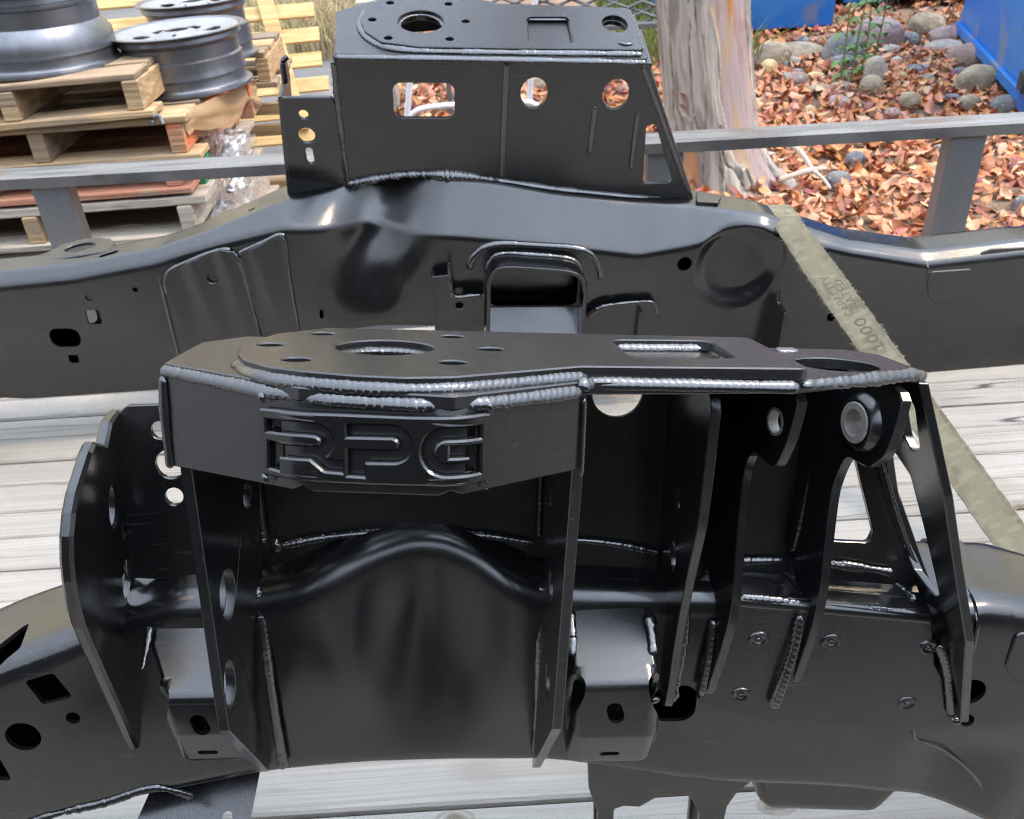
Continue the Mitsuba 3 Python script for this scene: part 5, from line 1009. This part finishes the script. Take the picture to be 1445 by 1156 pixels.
def container(label, faces, name='blue_container'):
    k = thing(name, label, 'waste container', 'blue steel containers beyond the stones')
    for nm_, m, mat in faces: add(k, nm_, m, mat, False)
container('blue steel container directly right of the tree trunk', [('body', bx(1.42, 2.66, 7.30, 8.5, -.50, 1.0, .01), 'blue_paint'), ('rib', bx(1.42, 2.66, 7.27, 7.299, .75, .85, .005), 'blue_paint'), ('skid', bx(1.5, 1.6, 7.4, 8.4, -.62, -.501, .005), 'dark_iron'), ('skid', bx(2.4, 2.5, 7.4, 8.4, -.62, -.501, .005), 'dark_iron')])
container('blue container farthest back with casters under its lower edge', [('body', bx(3.00, 5.2, 8.05, 9.5, -.44, 1.0, .01), 'blue_paint'), ('seam', bx(3.60, 3.63, 8.03, 8.049, -.40, 1.0, .003), 'dark_blue'), ('edge', bx(3.0, 5.2, 8.02, 8.049, -.46, -.42, .004), 'blue_paint')] + [('caster', bx(x, x + .10, 8.06, 8.2, -.62, -.47, .01), 'dark_iron') for x in (3.08, 3.35, 3.75, 4.15, 4.6)])
q1, q2 = V(3.42, 6.81), V(2.82, 4.65)
def side_box(d0, d1, z0, z1, s0=0, s1=1):
    d = (q2 - q1); L = np.linalg.norm(d); d = d / L; n = V(-d[1], d[0]) * -1
    if n[0] < 0: n = -n
    return mapped(bx(s0 * L, s1 * L, d0, d1, z0, z1, .006), lambda p: np.c_[q1[0] + d[0] * p[:, 0] + n[0] * p[:, 1], q1[1] + d[1] * p[:, 0] + n[1] * p[:, 1], p[:, 2]])
container('blue container at the right edge, its scuffed side running towards the trailer', [('body', side_box(0, 1.4, -.50, 1.1), 'blue_paint'), ('rib', side_box(-.05, -.001, -.50, 1.1, .93, 1.0), 'dark_blue'), ('rib', side_box(-.03, -.001, -.495, -.43, .0, .92), 'blue_paint'), ('bracket', side_box(-.075, -.051, -.40, -.30, .94, .985), 'dark_iron'), ('skid', side_box(.1, .2, -.62, -.501), 'dark_iron'), ('skid', side_box(1.1, 1.2, -.62, -.501), 'dark_iron')])

# two seedlings in front of the boulder
for n_, (x, y, hgt, lab) in enumerate(((2.19, 5.72, .74, 'taller green seedling in front of the left container edge'), (2.40, 5.95, .60, 'shorter green seedling in front of the pinkish boulder'))):
    q = np.random.RandomState(60 + n_); k = thing('seedling', lab, 'plant', 'green seedlings among the stones')
    stems = [np.array([(x + dx, y + dy, -.58), (x + dx * 1.2 + q.uniform(-.02, .02), y + dy, -.58 + hgt * .5), (x + dx * 1.6 + q.uniform(-.03, .03), y + dy * 1.2, -.58 + hgt)]) for dx, dy in ((0, 0), (.075, .04))]
    for st in stems:
        pp, _ = smooth_path(st, .02, 2)
        add(k, 'stem', tube(pp, np.linspace(.007, .003, len(pp)), 7), 'plant_stem', 30)
        LVs, nn_ = [], 0
        for t in np.linspace(.12, 1, 9):
            b = pp[int(t * (len(pp) - 1))]
            for sgn in (-1, 1):
                a = q.uniform(-.6, .6) + (0 if sgn > 0 else math.pi); L = q.uniform(.05, .085); W = L * .36
                u, v_ = np.meshgrid(np.linspace(0, 1, 6), np.linspace(-1, 1, 3), indexing='ij')
                r_ = u * L; wv = v_ * W * np.sqrt(np.maximum(u * (1 - u) * 4, 0)) ** .8; zz_ = .018 * np.sin(u * 2.6) - .035 * u ** 2 + .3 * np.abs(wv)
                p = np.stack([b[0] + r_ * math.cos(a) - wv * math.sin(a), b[1] + r_ * math.sin(a) + wv * math.cos(a), b[2] + zz_ + q.uniform(-.01, .01)], -1).reshape(-1, 3)
                i, j = np.meshgrid(np.arange(5), np.arange(2), indexing='ij'); A_, B_, C_, D_ = (i * 3 + j).ravel(), ((i + 1) * 3 + j).ravel(), ((i + 1) * 3 + j + 1).ravel(), (i * 3 + j + 1).ravel()
                add(k, 'leaf', trimesh.Trimesh(p, np.vstack([np.c_[A_, B_, C_], np.c_[A_, C_, D_]]), process=False), 'plant_leaf', True)

# expanded metal gate and grey pipe frame seen past the far tower
k = thing('expanded_metal_gate', 'gate of dark expanded metal diamonds left of the tree trunk', 'metal gate')
gy, gx0, gx1, gz0, gz1 = 5.62, -.25, 1.08, -.10, .62
add(k, 'frame', [bx(gx0, gx1, gy - .02, gy + .02, gz0 - .03, gz0, .003), bx(gx0, gx1, gy - .02, gy + .02, gz1, gz1 + .03, .003), bx(gx0 - .03, gx0, gy - .02, gy + .02, gz0 - .52, gz1, .003), bx(gx1, gx1 + .03, gy - .02, gy + .02, gz0 - .52, gz1, .003)], 'mesh_iron', False)
strands = []; dw, dh = .165, .060
for i in range(int((gz1 - gz0) / dh) + 1):
    xs = np.arange(gx0, gx1 + .001, dw / 4); ph = np.arange(len(xs)) % 4
    for s in (1, -1):
        z = gz0 + i * dh + s * np.array([0, .5, 1, .5])[ph] * dh * .5
        on = (z <= gz1) & (z >= gz0); pts = np.c_[xs, np.full(len(xs), gy + .004 * s), np.clip(z, gz0, gz1)]
        strands.append(tube(pts, .0085, 5))
add(k, 'expanded_mesh', strands, 'mesh_iron', 30); labels[k + '__expanded_mesh'] = {'kind': 'stuff'}
k = thing('pipe_stand', 'light grey bent pipe stand seen through the openings of the far tower', 'pipe stand')
Y5 = 5.35
add(k, 'leg', tube([(-.515, Y5, -.50), (-.475, Y5, -.30), (-.40, Y5 + .02, .1), (-.38, Y5 + .02, .25)], .018, 12, 2, step=.03), 'pipe_grey', 30)
add(k, 'leg', tube([(.215, Y5 + .05, -.50), (.245, Y5, .0), (.27, Y5, .10), (.28, Y5, .40)], .018, 12, 2, step=.03), 'pipe_grey', 30)
add(k, 'foot_loop', tube([(-.52, Y5, -.52), (-.47, Y5, -.46), (-.36, Y5, -.44), (-.1, Y5, -.44), (.1, Y5, -.44), (.22, Y5, -.45), (.27, Y5, -.48), (.30, Y5, -.58)], .018, 12, 2, step=.03), 'pipe_grey', 30)
k = thing('concrete_post', 'pale concrete post edge at the left of the far tower window', 'post')
scene[k] = mikit.ply(bx(-.78, -.60, 5.7, 5.9, -.65, .1, .01), 'stone_pale', smooth=False)

# grass at the far edge of the yard, and dry weeds
def blades(x0, x1, y0, y1, n, h, seed):
    q = np.random.RandomState(seed); VV, FF, c = [], [], 0
    for _ in range(n):
        x, y = q.uniform(x0, x1), q.uniform(y0, y1); a = q.uniform(0, 6.28); H = h * q.uniform(.4, 1.2); w = q.uniform(.004, .010); le = q.normal(0, .35, 2) * H
        dx, dy = math.cos(a) * w, math.sin(a) * w
        VV += [(x - dx, y - dy, GZ - .06), (x + dx, y + dy, GZ - .06), (x + le[0] * .4 + dx * .7, y + le[1] * .4 + dy * .7, GZ + H * .6), (x + le[0] * .4 - dx * .7, y + le[1] * .4 - dy * .7, GZ + H * .6), (x + le[0], y + le[1], GZ + H)]
        FF += [(c, c + 1, c + 2), (c, c + 2, c + 3), (c + 3, c + 2, c + 4)]; c += 5
    return trimesh.Trimesh(VV, FF, process=False)
for nm_, m, mat, lab in (('grass', blades(-2.9, -.9, 8.2, 10.6, 3800, .22, 1), 'grass_green', 'low green grass behind the leaning slats'), ('dry_weeds', blades(-2.6, -.6, 8.0, 11.5, 6500, .34, 2), 'grass_dry', 'dry pale weeds behind the green grass'), ('grass', blades(1.0, 1.9, 6.4, 9.0, 2600, .32, 3), 'grass_green', 'green grass just left of the trunk under the gate')):
    k = numbered(nm_); scene[k] = mikit.ply(m, mat, smooth=False); labels[k] = {'label': lab, 'category': 'grass', 'kind': 'stuff'}
